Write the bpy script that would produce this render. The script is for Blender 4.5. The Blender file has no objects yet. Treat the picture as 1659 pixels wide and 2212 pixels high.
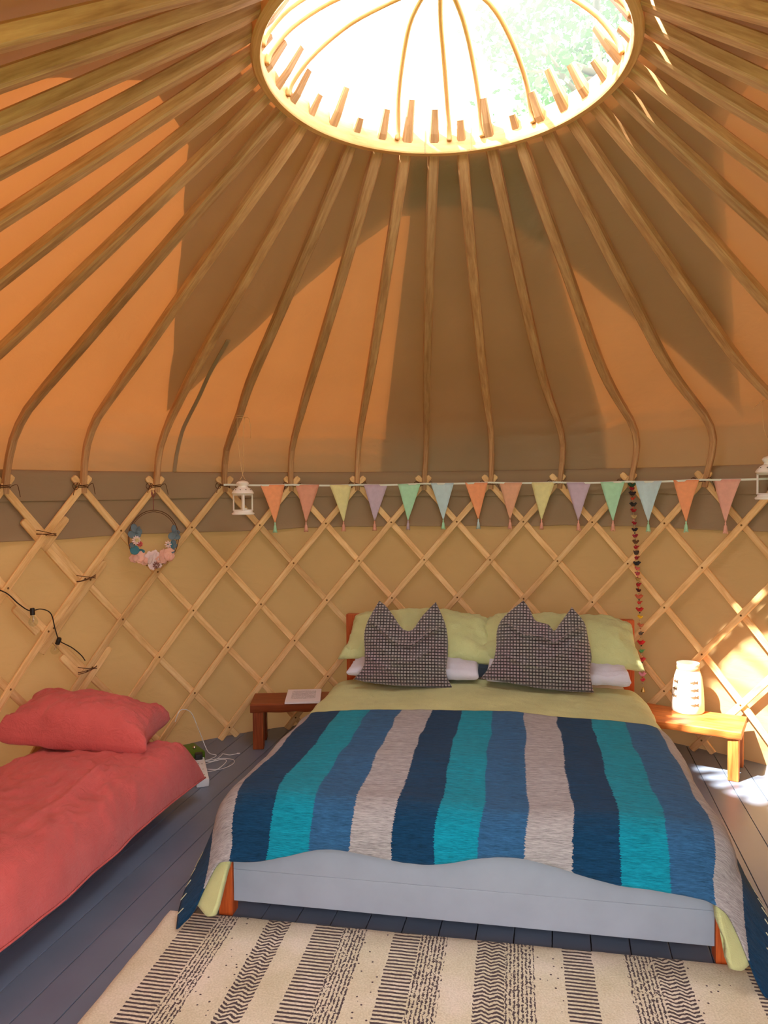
import bpy, bmesh, math, random
from math import sin, cos, pi, radians, hypot, atan2
from mathutils import Vector, Matrix, noise as mn

random.seed(7)
SC = bpy.context.scene
COL = SC.collection

# ------------------------------------------------------------------ camera
cam_d = bpy.data.cameras.new('camera')
cam_d.sensor_fit = 'HORIZONTAL'; cam_d.sensor_width = 36.0
cam_d.lens = 36.0 * 1592.0 / 1659.0
cam_d.clip_start = 0.02; cam_d.clip_end = 300
cam = bpy.data.objects.new('camera', cam_d); COL.objects.link(cam)
cam.matrix_world = Matrix.Translation((0, 0, 1.5)) @ Matrix.Rotation(pi/2 - 0.0298, 4, 'X') @ Matrix.Rotation(-0.0097, 4, 'Z')
SC.camera = cam

# ------------------------------------------------------------------ world, sun, exposure
world = bpy.data.worlds.new('world'); SC.world = world
world.use_nodes = True
bg = world.node_tree.nodes['Background']
bg.inputs['Color'].default_value = (0.93, 0.96, 1.0, 1)
bg.inputs['Strength'].default_value = 6.5
SUN_DIR = Vector((1.92, 1.22, -2.82)).normalized()
sun_d = bpy.data.lights.new('sun', 'SUN'); sun_d.energy = 31.0; sun_d.angle = radians(0.9)
sun_d.color = (1.0, 0.93, 0.80)
sun = bpy.data.objects.new('sun', sun_d); COL.objects.link(sun)
sun.rotation_euler = SUN_DIR.to_track_quat('-Z', 'Y').to_euler()
sun.location = (-4, -4, 8)
vs = SC.view_settings
vs.view_transform = 'Standard'; vs.look = 'None'; vs.gamma = 1.0; vs.use_curve_mapping = False
vs.exposure = 0.48
SC.cycles.max_bounces = 10; SC.cycles.diffuse_bounces = 6; SC.cycles.transparent_max_bounces = 12
SC.cycles.transmission_bounces = 6; SC.cycles.sample_clamp_indirect = 6.0

# ------------------------------------------------------------------ fitted geometry of the tent
CX, CY = 0.2105, 2.4824          # tent axis
AZ0 = 0.0846 - 0.0644            # azimuth of pole 0
DP = 0.1863                      # angle between poles
R, RC = 2.273, 0.625             # lattice radius, crown radius
ZT, DZ = 1.536, 0.244            # lattice top node height, half diamond height
ZC = 2.93                        # crown height

def cyl(phi, r, z): return Vector((CX + r*sin(phi), CY + r*cos(phi), z))
def pole_phi(k): return AZ0 + k*DP

# ------------------------------------------------------------------ colour + material helpers
def lin(c):
    c = [x/255.0 for x in c]
    return tuple((x/12.92 if x <= 0.04045 else ((x+0.055)/1.055)**2.4) for x in c) + (1.0,)

class N:
    """small node-tree helper"""
    def __init__(s, name):
        s.m = bpy.data.materials.new(name); s.m.use_nodes = True
        s.t = s.m.node_tree; s.t.nodes.clear()
        s.out = s.t.nodes.new('ShaderNodeOutputMaterial')
    def n(s, typ, **kw):
        o = s.t.nodes.new(typ)
        for k, v in kw.items(): setattr(o, k, v)
        return o
    def set(s, sock, v):
        if hasattr(v, 'is_output') or isinstance(v, bpy.types.NodeSocket): s.t.links.new(v, sock)
        else: sock.default_value = v
    def math(s, op, a, b=0.0, c=0.0, clamp=False):
        o = s.n('ShaderNodeMath', operation=op, use_clamp=clamp)
        s.set(o.inputs[0], a); s.set(o.inputs[1], b)
        if op in ('MULTIPLY_ADD', 'SMOOTH_MIN', 'WRAP', 'COMPARE'): s.set(o.inputs[2], c)
        return o.outputs[0]
    def mix(s, fac, a, b, mode='MIX'):
        o = s.n('ShaderNodeMix', data_type='RGBA', blend_type=mode)
        s.set(o.inputs[0], fac); s.set(o.inputs[6], a); s.set(o.inputs[7], b)
        return o.outputs[2]
    def uv(s): return s.n('ShaderNodeTexCoord').outputs['UV']
    def obj(s): return s.n('ShaderNodeTexCoord').outputs['Object']
    def mapping(s, vec, scale=(1, 1, 1), loc=(0, 0, 0)):
        o = s.n('ShaderNodeMapping'); s.set(o.inputs['Vector'], vec)
        o.inputs['Scale'].default_value = scale; s.set(o.inputs['Location'], loc)
        return o.outputs[0]
    def noise(s, vec, scale, detail=3, rough=0.55, dist=0.0):
        o = s.n('ShaderNodeTexNoise'); s.set(o.inputs['Vector'], vec)
        o.inputs['Scale'].default_value = scale; o.inputs['Detail'].default_value = detail
        o.inputs['Roughness'].default_value = rough; o.inputs['Distortion'].default_value = dist
        return o.outputs['Fac']
    def ramp(s, fac, stops, interp='LINEAR'):
        o = s.n('ShaderNodeValToRGB'); s.set(o.inputs[0], fac)
        cr = o.color_ramp; cr.interpolation = interp
        while len(cr.elements) < len(stops): cr.elements.new(0.5)
        for e, (p, c) in zip(cr.elements, stops):
            e.position = p; e.color = c
        return o.outputs[0]
    def bump(s, h, strength=0.3, dist=0.01):
        o = s.n('ShaderNodeBump'); s.set(o.inputs['Height'], h)
        o.inputs['Strength'].default_value = strength; o.inputs['Distance'].default_value = dist
        return o.outputs[0]
    def rnd(s): return s.n('ShaderNodeObjectInfo').outputs['Random']
    def principled(s, col, rough=0.6, normal=None, spec=0.4, metal=0.0, sheen=0.0, coat=0.0):
        p = s.n('ShaderNodeBsdfPrincipled')
        s.set(p.inputs['Base Color'], col); s.set(p.inputs['Roughness'], rough)
        p.inputs['Specular IOR Level'].default_value = spec
        p.inputs['Metallic'].default_value = metal
        p.inputs['Sheen Weight'].default_value = sheen
        p.inputs['Coat Weight'].default_value = coat
        if normal is not None: s.set(p.inputs['Normal'], normal)
        return p.outputs[0]
    def done(s, shader): s.t.links.new(shader, s.out.inputs['Surface']); return s.m

def plain(name, rgb, rough=0.6, spec=0.4, metal=0.0, sheen=0.0, var=0.0, scale=30, bump=0.0):
    t = N(name); c = lin(rgb); nm = None
    if var or bump:
        f = t.noise(t.obj(), scale, 4)
        if var:
            a = tuple(x*(1-var) for x in c[:3])+(1,); b = tuple(min(1, x*(1+var)) for x in c[:3])+(1,)
            c = t.ramp(f, [(0.3, a), (0.7, b)])
        if bump: nm = t.bump(f, bump, 0.004)
    return t.done(t.principled(c, rough, nm, spec, metal, sheen))

def wood(name, dark, mid, light, rough=0.55, grain=1.0, coat=0.0, var=0.28):
    """UV: u around the section (metres), v along the grain (metres)"""
    t = N(name); r = t.rnd()
    off = t.n('ShaderNodeCombineXYZ'); t.set(off.inputs[0], t.math('MULTIPLY', r, 13.0)); t.set(off.inputs[1], t.math('MULTIPLY', r, 41.0))
    vec = t.mapping(t.uv(), (38*grain, 2.2, 1), off.outputs[0])
    f = t.noise(vec, 1.6, 5, 0.62, 0.5)
    vec2 = t.mapping(t.uv(), (260*grain, 7, 1), off.outputs[0])
    g = t.noise(vec2, 1.0, 3, 0.6)
    c = t.ramp(f, [(0.28, lin(dark)), (0.5, lin(mid)), (0.74, lin(light))])
    c = t.mix(0.35, c, t.ramp(g, [(0.35, lin(dark)), (0.65, lin(light))]))
    k = t.math('MULTIPLY_ADD', r, var, 1.0 - var/2)
    h = t.n('ShaderNodeHueSaturation'); t.set(h.inputs['Value'], k); t.set(h.inputs['Color'], c)
    return t.done(t.principled(h.outputs[0], rough, t.bump(g, 0.25, 0.002), 0.35, coat=coat))

def canvas(name, inner, trans, fac=0.5, gloss=0.0):
    t = N(name)
    o = t.obj()
    big = t.noise(o, 2.2, 3, 0.6); fine = t.noise(o, 190, 2)
    k = t.math('ADD', t.math('MULTIPLY', big, 0.22), 0.89)
    h1 = t.n('ShaderNodeHueSaturation'); t.set(h1.inputs['Value'], k); t.set(h1.inputs['Color'], lin(inner))
    h2 = t.n('ShaderNodeHueSaturation'); t.set(h2.inputs['Value'], k); t.set(h2.inputs['Color'], lin(trans))
    wr = t.noise(t.mapping(o, (1, 1, 2.2)), 7.0, 4, 0.5, 0.8)
    nm = t.bump(t.math('ADD', t.math('MULTIPLY', wr, 1.0), t.math('MULTIPLY', fine, 0.05)), 0.35, 0.012)
    d = t.n('ShaderNodeBsdfDiffuse'); t.set(d.inputs[0], h1.outputs[0]); t.set(d.inputs['Normal'], nm)
    tr = t.n('ShaderNodeBsdfTranslucent'); t.set(tr.inputs[0], h2.outputs[0]); t.set(tr.inputs['Normal'], nm)
    mx = t.n('ShaderNodeMixShader'); mx.inputs[0].default_value = fac
    t.t.links.new(d.outputs[0], mx.inputs[1]); t.t.links.new(tr.outputs[0], mx.inputs[2])
    return t.done(mx.outputs[0])

M = {}
M['roof_canvas'] = canvas('roof_canvas', (180, 162, 134), (70, 36, 12), 0.42)
M['flap_canvas'] = canvas('flap_canvas', (186, 168, 140), (190, 180, 158), 0.55)
M['wall_canvas'] = canvas('wall_canvas', (182, 150, 108), (120, 84, 50), 0.12)
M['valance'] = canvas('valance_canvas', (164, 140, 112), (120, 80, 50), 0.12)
M['lath'] = wood('ash_lath', (200, 150, 92), (230, 186, 126), (244, 212, 158), 0.5)
M['pole'] = wood('steamed_ash_pole', (150, 104, 66), (190, 144, 100), (214, 174, 130), 0.5)
M['crown'] = wood('crown_ash', (196, 134, 76), (226, 172, 112), (242, 198, 142), 0.45)
M['redwood'] = wood('red_stained_post', (150, 58, 18), (186, 84, 34), (206, 106, 50), 0.42)
M['bench'] = wood('oiled_bench_wood', (150, 74, 28), (196, 108, 50), (220, 142, 78), 0.42, 0.8)
M['bench_dark'] = wood('dark_bench_wood', (96, 40, 18), (136, 64, 32), (164, 88, 46), 0.42, 0.8)
M['screw'] = plain('brass_screw', (120, 86, 44), 0.4, 0.5, 0.7)
M['cord_dark'] = plain('brown_cord', (92, 58, 36), 0.9)
M['twine'] = plain('natural_twine', (206, 172, 128), 0.9)
M['white_enamel'] = plain('white_enamel', (238, 232, 226), 0.35, 0.5)
M['black_plastic'] = plain('black_plastic', (30, 24, 22), 0.5)
M['white_plastic'] = plain('white_plastic', (228, 230, 234), 0.35)
M['green_plastic'] = plain('green_plastic', (74, 110, 26), 0.4)
M['grey_socket'] = plain('grey_socket', (40, 42, 46), 0.5)
M['bed_paint'] = plain('grey_blue_bed_paint', (150, 158, 172), 0.45, 0.4, var=0.06, scale=6, bump=0.05)
M['head_paint'] = plain('blue_grey_headboard_paint', (132, 148, 166), 0.5, 0.4, var=0.06, scale=6)
M['green_linen'] = None
M['wax'] = plain('candle_wax', (240, 232, 214), 0.5)
M['grass'] = plain('grass', (92, 128, 56), 0.9, var=0.3, scale=4)
M['leaf'] = plain('tree_leaf', (62, 98, 44), 0.7, var=0.3, scale=2)
M['bark'] = plain('bark', (96, 80, 62), 0.9, var=0.2)
M['paper'] = None
M['mattress'] = plain('mattress_ticking', (226, 222, 214), 0.9)

def floor_mat():
    t = N('painted_floor_boards'); o = t.obj()
    r = t.rnd()
    f = t.noise(o, 3.0, 5, 0.6); g = t.noise(t.mapping(o, (60, 3, 1)), 1.0, 3)
    c = t.ramp(f, [(0.3, lin((96, 108, 130))), (0.7, lin((108, 120, 142)))])
    h = t.n('ShaderNodeHueSaturation'); t.set(h.inputs['Value'], t.math('MULTIPLY_ADD', r, 0.12, 0.94)); t.set(h.inputs['Color'], c)
    rr = t.math('MULTIPLY_ADD', f, 0.2, 0.22)
    return t.done(t.principled(h.outputs[0], rr, t.bump(g, 0.12, 0.002), 0.5))
M['floor'] = floor_mat()
M['floor_gap'] = plain('dark_gap', (22, 23, 28), 0.9)

def linen(name, rgb, var=0.10, sheen=0.15, crumple=0.004):
    t = N(name); c = lin(rgb); uv = t.uv(); o = t.obj()
    f = t.noise(o, 5, 4); w = t.noise(t.mapping(uv, (30, 600, 1)), 1.0, 2); w2 = t.noise(t.mapping(uv, (600, 30, 1)), 1.0, 2)
    a = tuple(x*(1-var) for x in c[:3])+(1,); b = tuple(min(1, x*(1+var)) for x in c[:3])+(1,)
    cc = t.ramp(f, [(0.3, a), (0.7, b)])
    cr = t.noise(o, 16, 4, 0.65, 1.2)
    nm = t.bump(t.math('ADD', t.math('ADD', w, w2), t.math('MULTIPLY', cr, 4.0)), 0.35, crumple)
    return t.done(t.principled(cc, 0.85, nm, 0.15, sheen=sheen))
M['green_linen'] = linen('green_linen', (194, 197, 142), 0.10, 0.15, 0.008)
M['coral_linen'] = linen('coral_linen', (206, 96, 94), 0.10, 0.15, 0.014)
M['white_cotton'] = linen('white_cotton', (206, 204, 216), 0.05)

def blanket_mat():
    t = N('striped_mohair_blanket'); uv = t.uv()
    sp = t.n('ShaderNodeSeparateXYZ'); t.set(sp.inputs[0], uv)
    u, v = sp.outputs[0], sp.outputs[1]
    wob = t.noise(t.mapping(uv, (1.2, 3.2, 1)), 1.0, 1)
    fz = t.noise(t.mapping(uv, (40, 260, 1)), 1.0, 2)
    uu = t.math('ADD', u, t.math('MULTIPLY', t.math('SUBTRACT', wob, 0.5), 0.06))
    uu = t.math('ADD', uu, t.math('MULTIPLY', t.math('SUBTRACT', fz, 0.5), 0.022))
    x = t.math('DIVIDE', t.math('ADD', uu, 1.09), 15*0.1453, clamp=True)
    navy, teal, blue, tau = lin((16, 56, 88)), lin((12, 132, 156)), lin((46, 90, 130)), lin((158, 154, 156))
    seq = [navy, tau, navy, teal, blue, tau, navy, teal, blue, tau, navy, teal, blue, tau, navy]
    c = t.ramp(x, [(i/15.0, col) for i, col in enumerate(seq)], 'CONSTANT')
    s1 = t.noise(t.mapping(uv, (30, 330, 1)), 1.0, 4, 0.7)
    s2 = t.noise(t.mapping(uv, (8, 60, 1)), 1.0, 3, 0.6)
    k = t.math('ADD', t.math('MULTIPLY', s1, 2.3), t.math('MULTIPLY', s2, 0.8))
    k = t.math('MAXIMUM', t.math('ADD', k, -0.50), 0.35)
    h = t.n('ShaderNodeHueSaturation'); t.set(h.inputs['Value'], k); t.set(h.inputs['Color'], c)
    nm = t.bump(t.math('ADD', s1, t.math('MULTIPLY', s2, 2.0)), 0.6, 0.006)
    return t.done(t.principled(h.outputs[0], 0.9, nm, 0.1, sheen=0.08))
M['blanket'] = blanket_mat()

def waffle_mat(name, gsize=0.0162):
    t = N(name); uv = t.uv()
    sp = t.n('ShaderNodeSeparateXYZ'); t.set(sp.inputs[0], uv)
    w = 2*pi/gsize
    a = t.math('MULTIPLY_ADD', t.math('SINE', t.math('MULTIPLY', sp.outputs[0], w)), 0.5, 0.5)
    b = t.math('MULTIPLY_ADD', t.math('SINE', t.math('MULTIPLY', sp.outputs[1], w*1.02)), 0.5, 0.5)
    p = t.math('MINIMUM', t.math('POWER', a, 0.55), t.math('POWER', b, 0.75))
    n_ = t.noise(uv, 5.0, 3); n2 = t.noise(uv, 90, 2)
    light = t.ramp(n_, [(0.36, lin((186, 184, 178))), (0.62, lin((190, 166, 178)))])
    c = t.mix(t.math('ADD', p, t.math('MULTIPLY_ADD', n2, 0.5, -0.32), clamp=True), lin((34, 28, 34)), light)
    nm = t.bump(p, 0.9, 0.006)
    return t.done(t.principled(c, 0.9, nm, 0.1, sheen=0.3))
M['waffle'] = waffle_mat('waffle_cushion_fabric')

def rug_mat():
    t = N('tufted_striped_rug'); uv = t.uv()
    sp = t.n('ShaderNodeSeparateXYZ'); t.set(sp.inputs[0], uv)
    u, v = sp.outputs[0], sp.outputs[1]
    edges = [0, 0.092, 0.191, 0.267, 0.373, 0.45, 0.546, 0.639, 0.723, 0.81, 0.907, 0.996, 1.089, 1.182, 1.269, 1.364, 1.455, 1.551, 1.64, 1.727, 1.844, 1.905, 2.02, 2.12, 2.2]
    kinds = 'PLNDCPLNDLNPCNDLPNCDPLNP'
    code = {'P': 0.0, 'L': 0.2, 'N': 0.4, 'D': 0.6, 'C': 0.8}
    W_ = 2.3
    un = t.math('ADD', u, t.math('MULTIPLY_ADD', t.noise(uv, 40, 1), 0.014, -0.007))
    bandx = t.math('DIVIDE', un, W_, clamp=True)
    # constant ramps hold at most 32 stops
    code_c = t.ramp(bandx, [(e/W_, (code[k],)*3+(1,)) for e, k in zip(edges, kinds)], 'CONSTANT')
    cs = t.n('ShaderNodeSeparateColor'); t.set(cs.inputs[0], code_c); cd = cs.outputs[0]
    def sel(k): return t.math('COMPARE', cd, code[k], 0.08)
    per = 0.0165
    nz = t.noise(t.mapping(uv, (60, 60, 1)), 1.0, 2)
    ph = t.math('ADD', t.math('MULTIPLY', v, 2*pi/per), t.math('MULTIPLY', nz, 1.6))
    lines = t.math('GREATER_THAN', t.math('SINE', ph), 0.05)
    tri = t.math('PINGPONG', u, 0.022)
    ph2 = t.math('ADD', t.math('MULTIPLY', t.math('ADD', v, t.math('MULTIPLY', tri, 0.55)), 2*pi/per), t.math('MULTIPLY', nz, 5.0))
    chev = t.math('GREATER_THAN', t.math('SINE', ph2), -0.05)
    n1 = t.noise(t.mapping(uv, (150, 95, 1)), 1.0, 2, 0.6, 0.6)
    n1b = t.math('ADD', t.math('MULTIPLY', t.math('SINE', t.math('MULTIPLY', u, 2*pi/0.012)), 0.10), n1)
    nois = t.math('GREATER_THAN', n1b, 0.53)
    vo = t.n('ShaderNodeTexVoronoi'); t.set(vo.inputs['Vector'], uv); vo.inputs['Scale'].default_value = 38
    dots = t.math('LESS_THAN', vo.outputs['Distance'], 0.13)
    m = t.math('MULTIPLY', sel('L'), lines)
    m = t.math('ADD', m, t.math('MULTIPLY', sel('C'), chev))
    m = t.math('ADD', m, t.math('MULTIPLY', sel('N'), nois))
    m = t.math('ADD', m, t.math('MULTIPLY', sel('D'), dots))
    patch = t.noise(uv, 4.5, 3)
    fine = t.noise(uv, 160, 2)
    cream = t.ramp(patch, [(0.35, lin((226, 214, 196))), (0.5, lin((214, 204, 176))), (0.65, lin((202, 192, 158)))])
    cream = t.mix(0.25, cream, t.ramp(fine, [(0.35, lin((170, 160, 140))), (0.65, lin((240, 232, 220)))]))
    dark = t.mix(fine, lin((66, 52, 56)), lin((84, 72, 74)))
    c = t.mix(m, cream, dark)
    nm = t.bump(t.math('SUBTRACT', t.math('MULTIPLY', fine, 0.5), t.math('MULTIPLY', m, 0.8)), 0.6, 0.006)
    return t.done(t.principled(c, 0.95, nm, 0.08, sheen=0.2))
M['rug'] = rug_mat()

def paper_mat():
    t = N('printed_page'); uv = t.uv()
    sp = t.n('ShaderNodeSeparateXYZ'); t.set(sp.inputs[0], uv)
    u, v = sp.outputs[0], sp.outputs[1]
    ln = t.math('GREATER_THAN', t.math('SINE', t.math('MULTIPLY', v, 2*pi*17)), 0.1)
    ins = t.math('MULTIPLY', t.math('COMPARE', u, 0.5, 0.36), t.math('COMPARE', v, 0.55, 0.32))
    words = t.math('GREATER_THAN', t.noise(t.mapping(uv, (60, 17, 1)), 1.0, 1), 0.42)
    m = t.math('MULTIPLY', t.math('MULTIPLY', ln, ins), words)
    return t.done(t.principled(t.mix(m, lin((236, 230, 238)), lin((150, 146, 156))), 0.6))
M['paper'] = paper_mat()
M['paper_plain'] = plain('paper_edge', (232, 228, 234), 0.7)

def vinyl_mat():
    """clear crown cover, tint mottled to break up the sun patch"""
    t = N('clear_vinyl'); o = t.obj()
    f = t.noise(o, 5.5, 4, 0.65, 0.6)
    d = t.ramp(f, [(0.36, (0.80, 0.80, 0.78, 1)), (0.50, (0.93, 0.93, 0.92, 1)), (0.62, (1, 1, 1, 1))])  # blotches of sunlight are put into the tint by noise
    tr = t.n('ShaderNodeBsdfTransparent'); t.set(tr.inputs[0], d)
    hz = t.n('ShaderNodeBsdfTranslucent'); hz.inputs[0].default_value = (0.9, 0.93, 0.95, 1)
    mx = t.n('ShaderNodeMixShader'); mx.inputs[0].default_value = 0.05
    t.t.links.new(tr.outputs[0], mx.inputs[1]); t.t.links.new(hz.outputs[0], mx.inputs[2])
    return t.done(mx.outputs[0])
M['vinyl'] = vinyl_mat()

def glass_mat():
    t = N('thin_lantern_glass')
    tr = t.n('ShaderNodeBsdfTransparent'); tr.inputs[0].default_value = (0.93, 0.95, 0.93, 1)
    gl = t.n('ShaderNodeBsdfGlossy'); gl.inputs['Roughness'].default_value = 0.0
    mx = t.n('ShaderNodeMixShader'); mx.inputs[0].default_value = 0.03
    t.t.links.new(tr.outputs[0], mx.inputs[1]); t.t.links.new(gl.outputs[0], mx.inputs[2])
    return t.done(mx.outputs[0])
M['glass'] = glass_mat()

# ------------------------------------------------------------------ mesh helpers
def link(o, parent=None):
    COL.objects.link(o)
    if parent is not None: o.parent = parent
    return o

def mesh(name, V, F, mat, parent=None, smooth=False, uv=None):
    me = bpy.data.meshes.new(name); me.from_pydata([tuple(v) for v in V], [], F); 
    if mat is not None: me.materials.append(mat)
    if smooth: me.polygons.foreach_set('use_smooth', [True]*len(me.polygons))
    if uv is not None:
        l = me.uv_layers.new(name='UVMap')
        if isinstance(uv, dict):
            for p in me.polygons:
                for li, c in zip(p.loop_indices, uv[p.index]): l.data[li].uv = c
        else:
            for lp in me.loops: l.data[lp.index].uv = uv[lp.vertex_index]
    me.update()
    return link(bpy.data.objects.new(name, me), parent)

def tag(o, label=None, cat=None, group=None, kind=None):
    if label: o['label'] = label
    if cat: o['category'] = cat
    if group: o['group'] = group
    if kind: o['kind'] = kind
    return o

def empty(name, loc=(0, 0, 0), rz=0.0, parent=None):
    o = bpy.data.objects.new(name, None); o.empty_display_size = 0.05
    o.location = loc; o.rotation_euler = (0, 0, rz)
    return link(o, parent)

class MB:
    """collects geometry"""
    def __init__(s): s.V = []; s.F = []; s.U = []
    def add(s, V, F, U=None):
        b = len(s.V); s.V += [Vector(v) for v in V]; s.F += [tuple(i+b for i in f) for f in F]
        if U is None: U = [[(0, 0)]*len(f) for f in F]
        s.U += U
        return s
    def xf(s, mtx):
        s.V = [mtx @ v for v in s.V]; return s
    def merge(s, o, mtx=None):
        return s.add([mtx @ v for v in o.V] if mtx else o.V, o.F, o.U)
    def box(s, lo, hi, c=0.004, grain='z'):
        """chamfered box; grain axis gives v"""
        bm = bmesh.new()
        bmesh.ops.create_cube(bm, size=1)
        for v in bm.verts:
            for i in range(3): v.co[i] = lo[i] if v.co[i] < 0 else hi[i]
        if c > 0: bmesh.ops.bevel(bm, geom=list(bm.edges), offset=c, segments=2, affect='EDGES', profile=0.5)
        bm.verts.ensure_lookup_table()
        V = [v.co.copy() for v in bm.verts]; F = [[v.index for v in f.verts] for f in bm.faces]
        g = 'xyz'.index(grain); oth = [i for i in range(3) if i != g]
        U = []
        for f in bm.faces:
            nrm = f.normal; k = max(range(3), key=lambda i: abs(nrm[i]))
            if k == g: U.append([(v.co[oth[0]]*1.0, v.co[oth[1]]*0.3) for v in f.verts])
            else:
                a = [i for i in oth if i != k][0]
                U.append([(v.co[a] + k*0.37, v.co[g]) for v in f.verts])
        bm.free()
        return s.add(V, F, U)
    def sweep(s, pts, frames, w, h, ch=0.2, cap=True):
        """rectangular section (w along side, h along up) swept along pts; w,h may be lists; frames=(side,up) per point"""
        n = len(pts); V = []; L = 0; U = []
        for i in range(n):
            wi = w[i] if isinstance(w, list) else w; hi = h[i] if isinstance(h, list) else h
            sd, up = frames[i]; c = ch*min(wi, hi)
            sec = [(-wi/2+c, -hi/2), (wi/2-c, -hi/2), (wi/2, -hi/2+c), (wi/2, hi/2-c), (wi/2-c, hi/2), (-wi/2+c, hi/2), (-wi/2, hi/2-c), (-wi/2, -hi/2+c)]
            V += [pts[i] + sd*a + up*b for a, b in sec]
        F = []; UU = []; acc = [0]
        for i in range(1, n): acc.append(acc[-1] + (pts[i]-pts[i-1]).length)
        for i in range(n-1):
            for j in range(8):
                k = (j+1) % 8
                F.append((i*8+j, i*8+k, (i+1)*8+k, (i+1)*8+j))
                a, b = j*0.011, (j+1)*0.011
                UU.append([(a, acc[i]), (b, acc[i]), (b, acc[i+1]), (a, acc[i+1])])
        if cap:
            F.append(tuple(range(7, -1, -1))); UU.append([(q*.01, 0) for q in range(8)])
            F.append(tuple((n-1)*8+j for j in range(8))); UU.append([(q*.01, 0) for q in range(8)])
        return s.add(V, F, UU)
    def tube(s, pts, r, n=6, closed=False):
        pts = [Vector(p) for p in pts]; m = len(pts); V = []; up = Vector((0, 0, 1)); side = None; acc = 0; av = []
        for i, p in enumerate(pts):
            if closed: d = pts[(i+1) % m] - pts[i-1]
            else: d = pts[min(i+1, m-1)] - pts[max(i-1, 0)]
            if d.length < 1e-9: d = Vector((0, 0, 1))
            d.normalize()
            if side is None:
                side = d.cross(up) if abs(d.dot(up)) < 0.9 else d.cross(Vector((1, 0, 0)))
            side = (side - d*side.dot(d)); side.normalize(); b = d.cross(side)
            ri = r[i] if isinstance(r, (list, tuple)) else r
            V += [p + (side*cos(2*pi*j/n) + b*sin(2*pi*j/n))*ri for j in range(n)]
            if i: acc += (p-pts[i-1]).length
            av.append(acc)
        F = []; U = []
        for i in range(m if closed else m-1):
            i2 = (i+1) % m
            for j in range(n):
                k = (j+1) % n
                F.append((i*n+j, i*n+k, i2*n+k, i2*n+j))
                a, bb = j*0.006, (j+1)*0.006; y2 = av[i2] if i2 else av[-1]+0.01
                U.append([(a, av[i]), (bb, av[i]), (bb, y2), (a, y2)])
        if not closed:
            F.append(tuple(range(n-1, -1, -1))); U.append([(0, 0)]*n)
            F.append(tuple((m-1)*n+j for j in range(n))); U.append([(0, 0)]*n)
        return s.add(V, F, U)
    def lathe(s, prof, n=24, arc=2*pi, start=0.0):
        """prof list of (r,z); closed revolve"""
        V = []; F = []; U = []; m = len(prof)
        for i, (r, z) in enumerate(prof):
            V += [(r*cos(start+arc*j/n), r*sin(start+arc*j/n), z) for j in range(n)]
        for i in range(m-1):
            for j in range(n):
                k = (j+1) % n
                F.append((i*n+j, i*n+k, (i+1)*n+k, (i+1)*n+j))
                U.append([(j/n, prof[i][1]), ((j+1)/n, prof[i][1]), ((j+1)/n, prof[i+1][1]), (j/n, prof[i+1][1])])
        return s.add(V, F, U)
    def build(s, name, mat, parent=None, smooth=False):
        return mesh(name, s.V, s.F, mat, parent, smooth, {i: u for i, u in enumerate(s.U)})

def autosmooth(o, ang=40):
    me = o.data
    me.polygons.foreach_set('use_smooth', [True]*len(me.polygons))
    try: me.set_sharp_from_angle(angle=radians(ang))
    except Exception: pass
    return o

def solidify(o, t, offset=-1):
    m = o.modifiers.new('thick', 'SOLIDIFY'); m.thickness = t; m.offset = offset
    return o

def lerp(a, b, t): return a + (b-a)*t
def sstep(a, b, x):
    t = max(0.0, min(1.0, (x-a)/(b-a))); return t*t*(3-2*t)
def poly(pts):
    """piecewise smooth interpolation through pts by index parameter 0..1 (Catmull-Rom)"""
    P = [Vector(p) for p in pts]; n = len(P)-1
    def f(t):
        x = max(0, min(0.99999, t))*n; i = int(x); u = x-i
        p0, p1, p2, p3 = P[max(i-1, 0)], P[i], P[i+1], P[min(i+2, n)]
        return 0.5*((2*p1) + (p2-p0)*u + (2*p0-5*p1+4*p2-p3)*u*u + (3*p1-p0-3*p2+p3)*u*u*u)
    return f
def smooth_line(pts, n):
    f = poly(pts); return [f(i/(n-1)) for i in range(n)]

# =================================================================== SETTING
# ground outside
mesh('ground', [(-40, -40, -0.12), (40, -40, -0.12), (40, 40, -0.12), (-40, 40, -0.12)], [(0, 1, 2, 3)], M['grass'])['kind'] = 'structure'

# floor: deck plus painted boards, each its own piece
def disc_pts(r, n=96): return [(CX + r*sin(2*pi*i/n), CY + r*cos(2*pi*i/n)) for i in range(n)]
fl = MB(); pts = disc_pts(2.50)
V = [(x, y, -0.10) for x, y in pts] + [(x, y, -0.022) for x, y in pts]
n_ = len(pts)
fl.add(V, [tuple(range(n_-1, -1, -1)), tuple(range(n_, 2*n_))] + [(i, (i+1) % n_, n_+(i+1) % n_, n_+i) for i in range(n_)])
floor = fl.build('floor', M['floor_gap']); floor['kind'] = 'structure'
BA = radians(13.2); bx = Vector((cos(BA), -sin(BA), 0)); by = Vector((sin(BA), cos(BA), 0))
c_u = CX*bx.x + CY*bx.y; c_v = CX*by.x + CY*by.y
SPW = 0.1245; u_ref = -1.150*bx.x + 2.267*bx.y
k0 = int(math.floor((c_u-2.46-u_ref)/SPW)); k1 = int(math.ceil((c_u+2.46-u_ref)/SPW))
for k in range(k0, k1):
    ua, ub = u_ref + k*SPW + 0.0016, u_ref + (k+1)*SPW - 0.0016
    mid = max(abs(ua-c_u), abs(ub-c_u))
    if mid > 2.44: continue
    hv = math.sqrt(2.46**2 - mid**2)
    mb = MB(); mb.box((ua, c_v-hv, -0.022), (ub, c_v+hv, 0.0), 0.0012, 'y')
    o = mb.build('plank', M['floor'], floor)
    o.rotation_euler = (0, 0, -BA)

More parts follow.
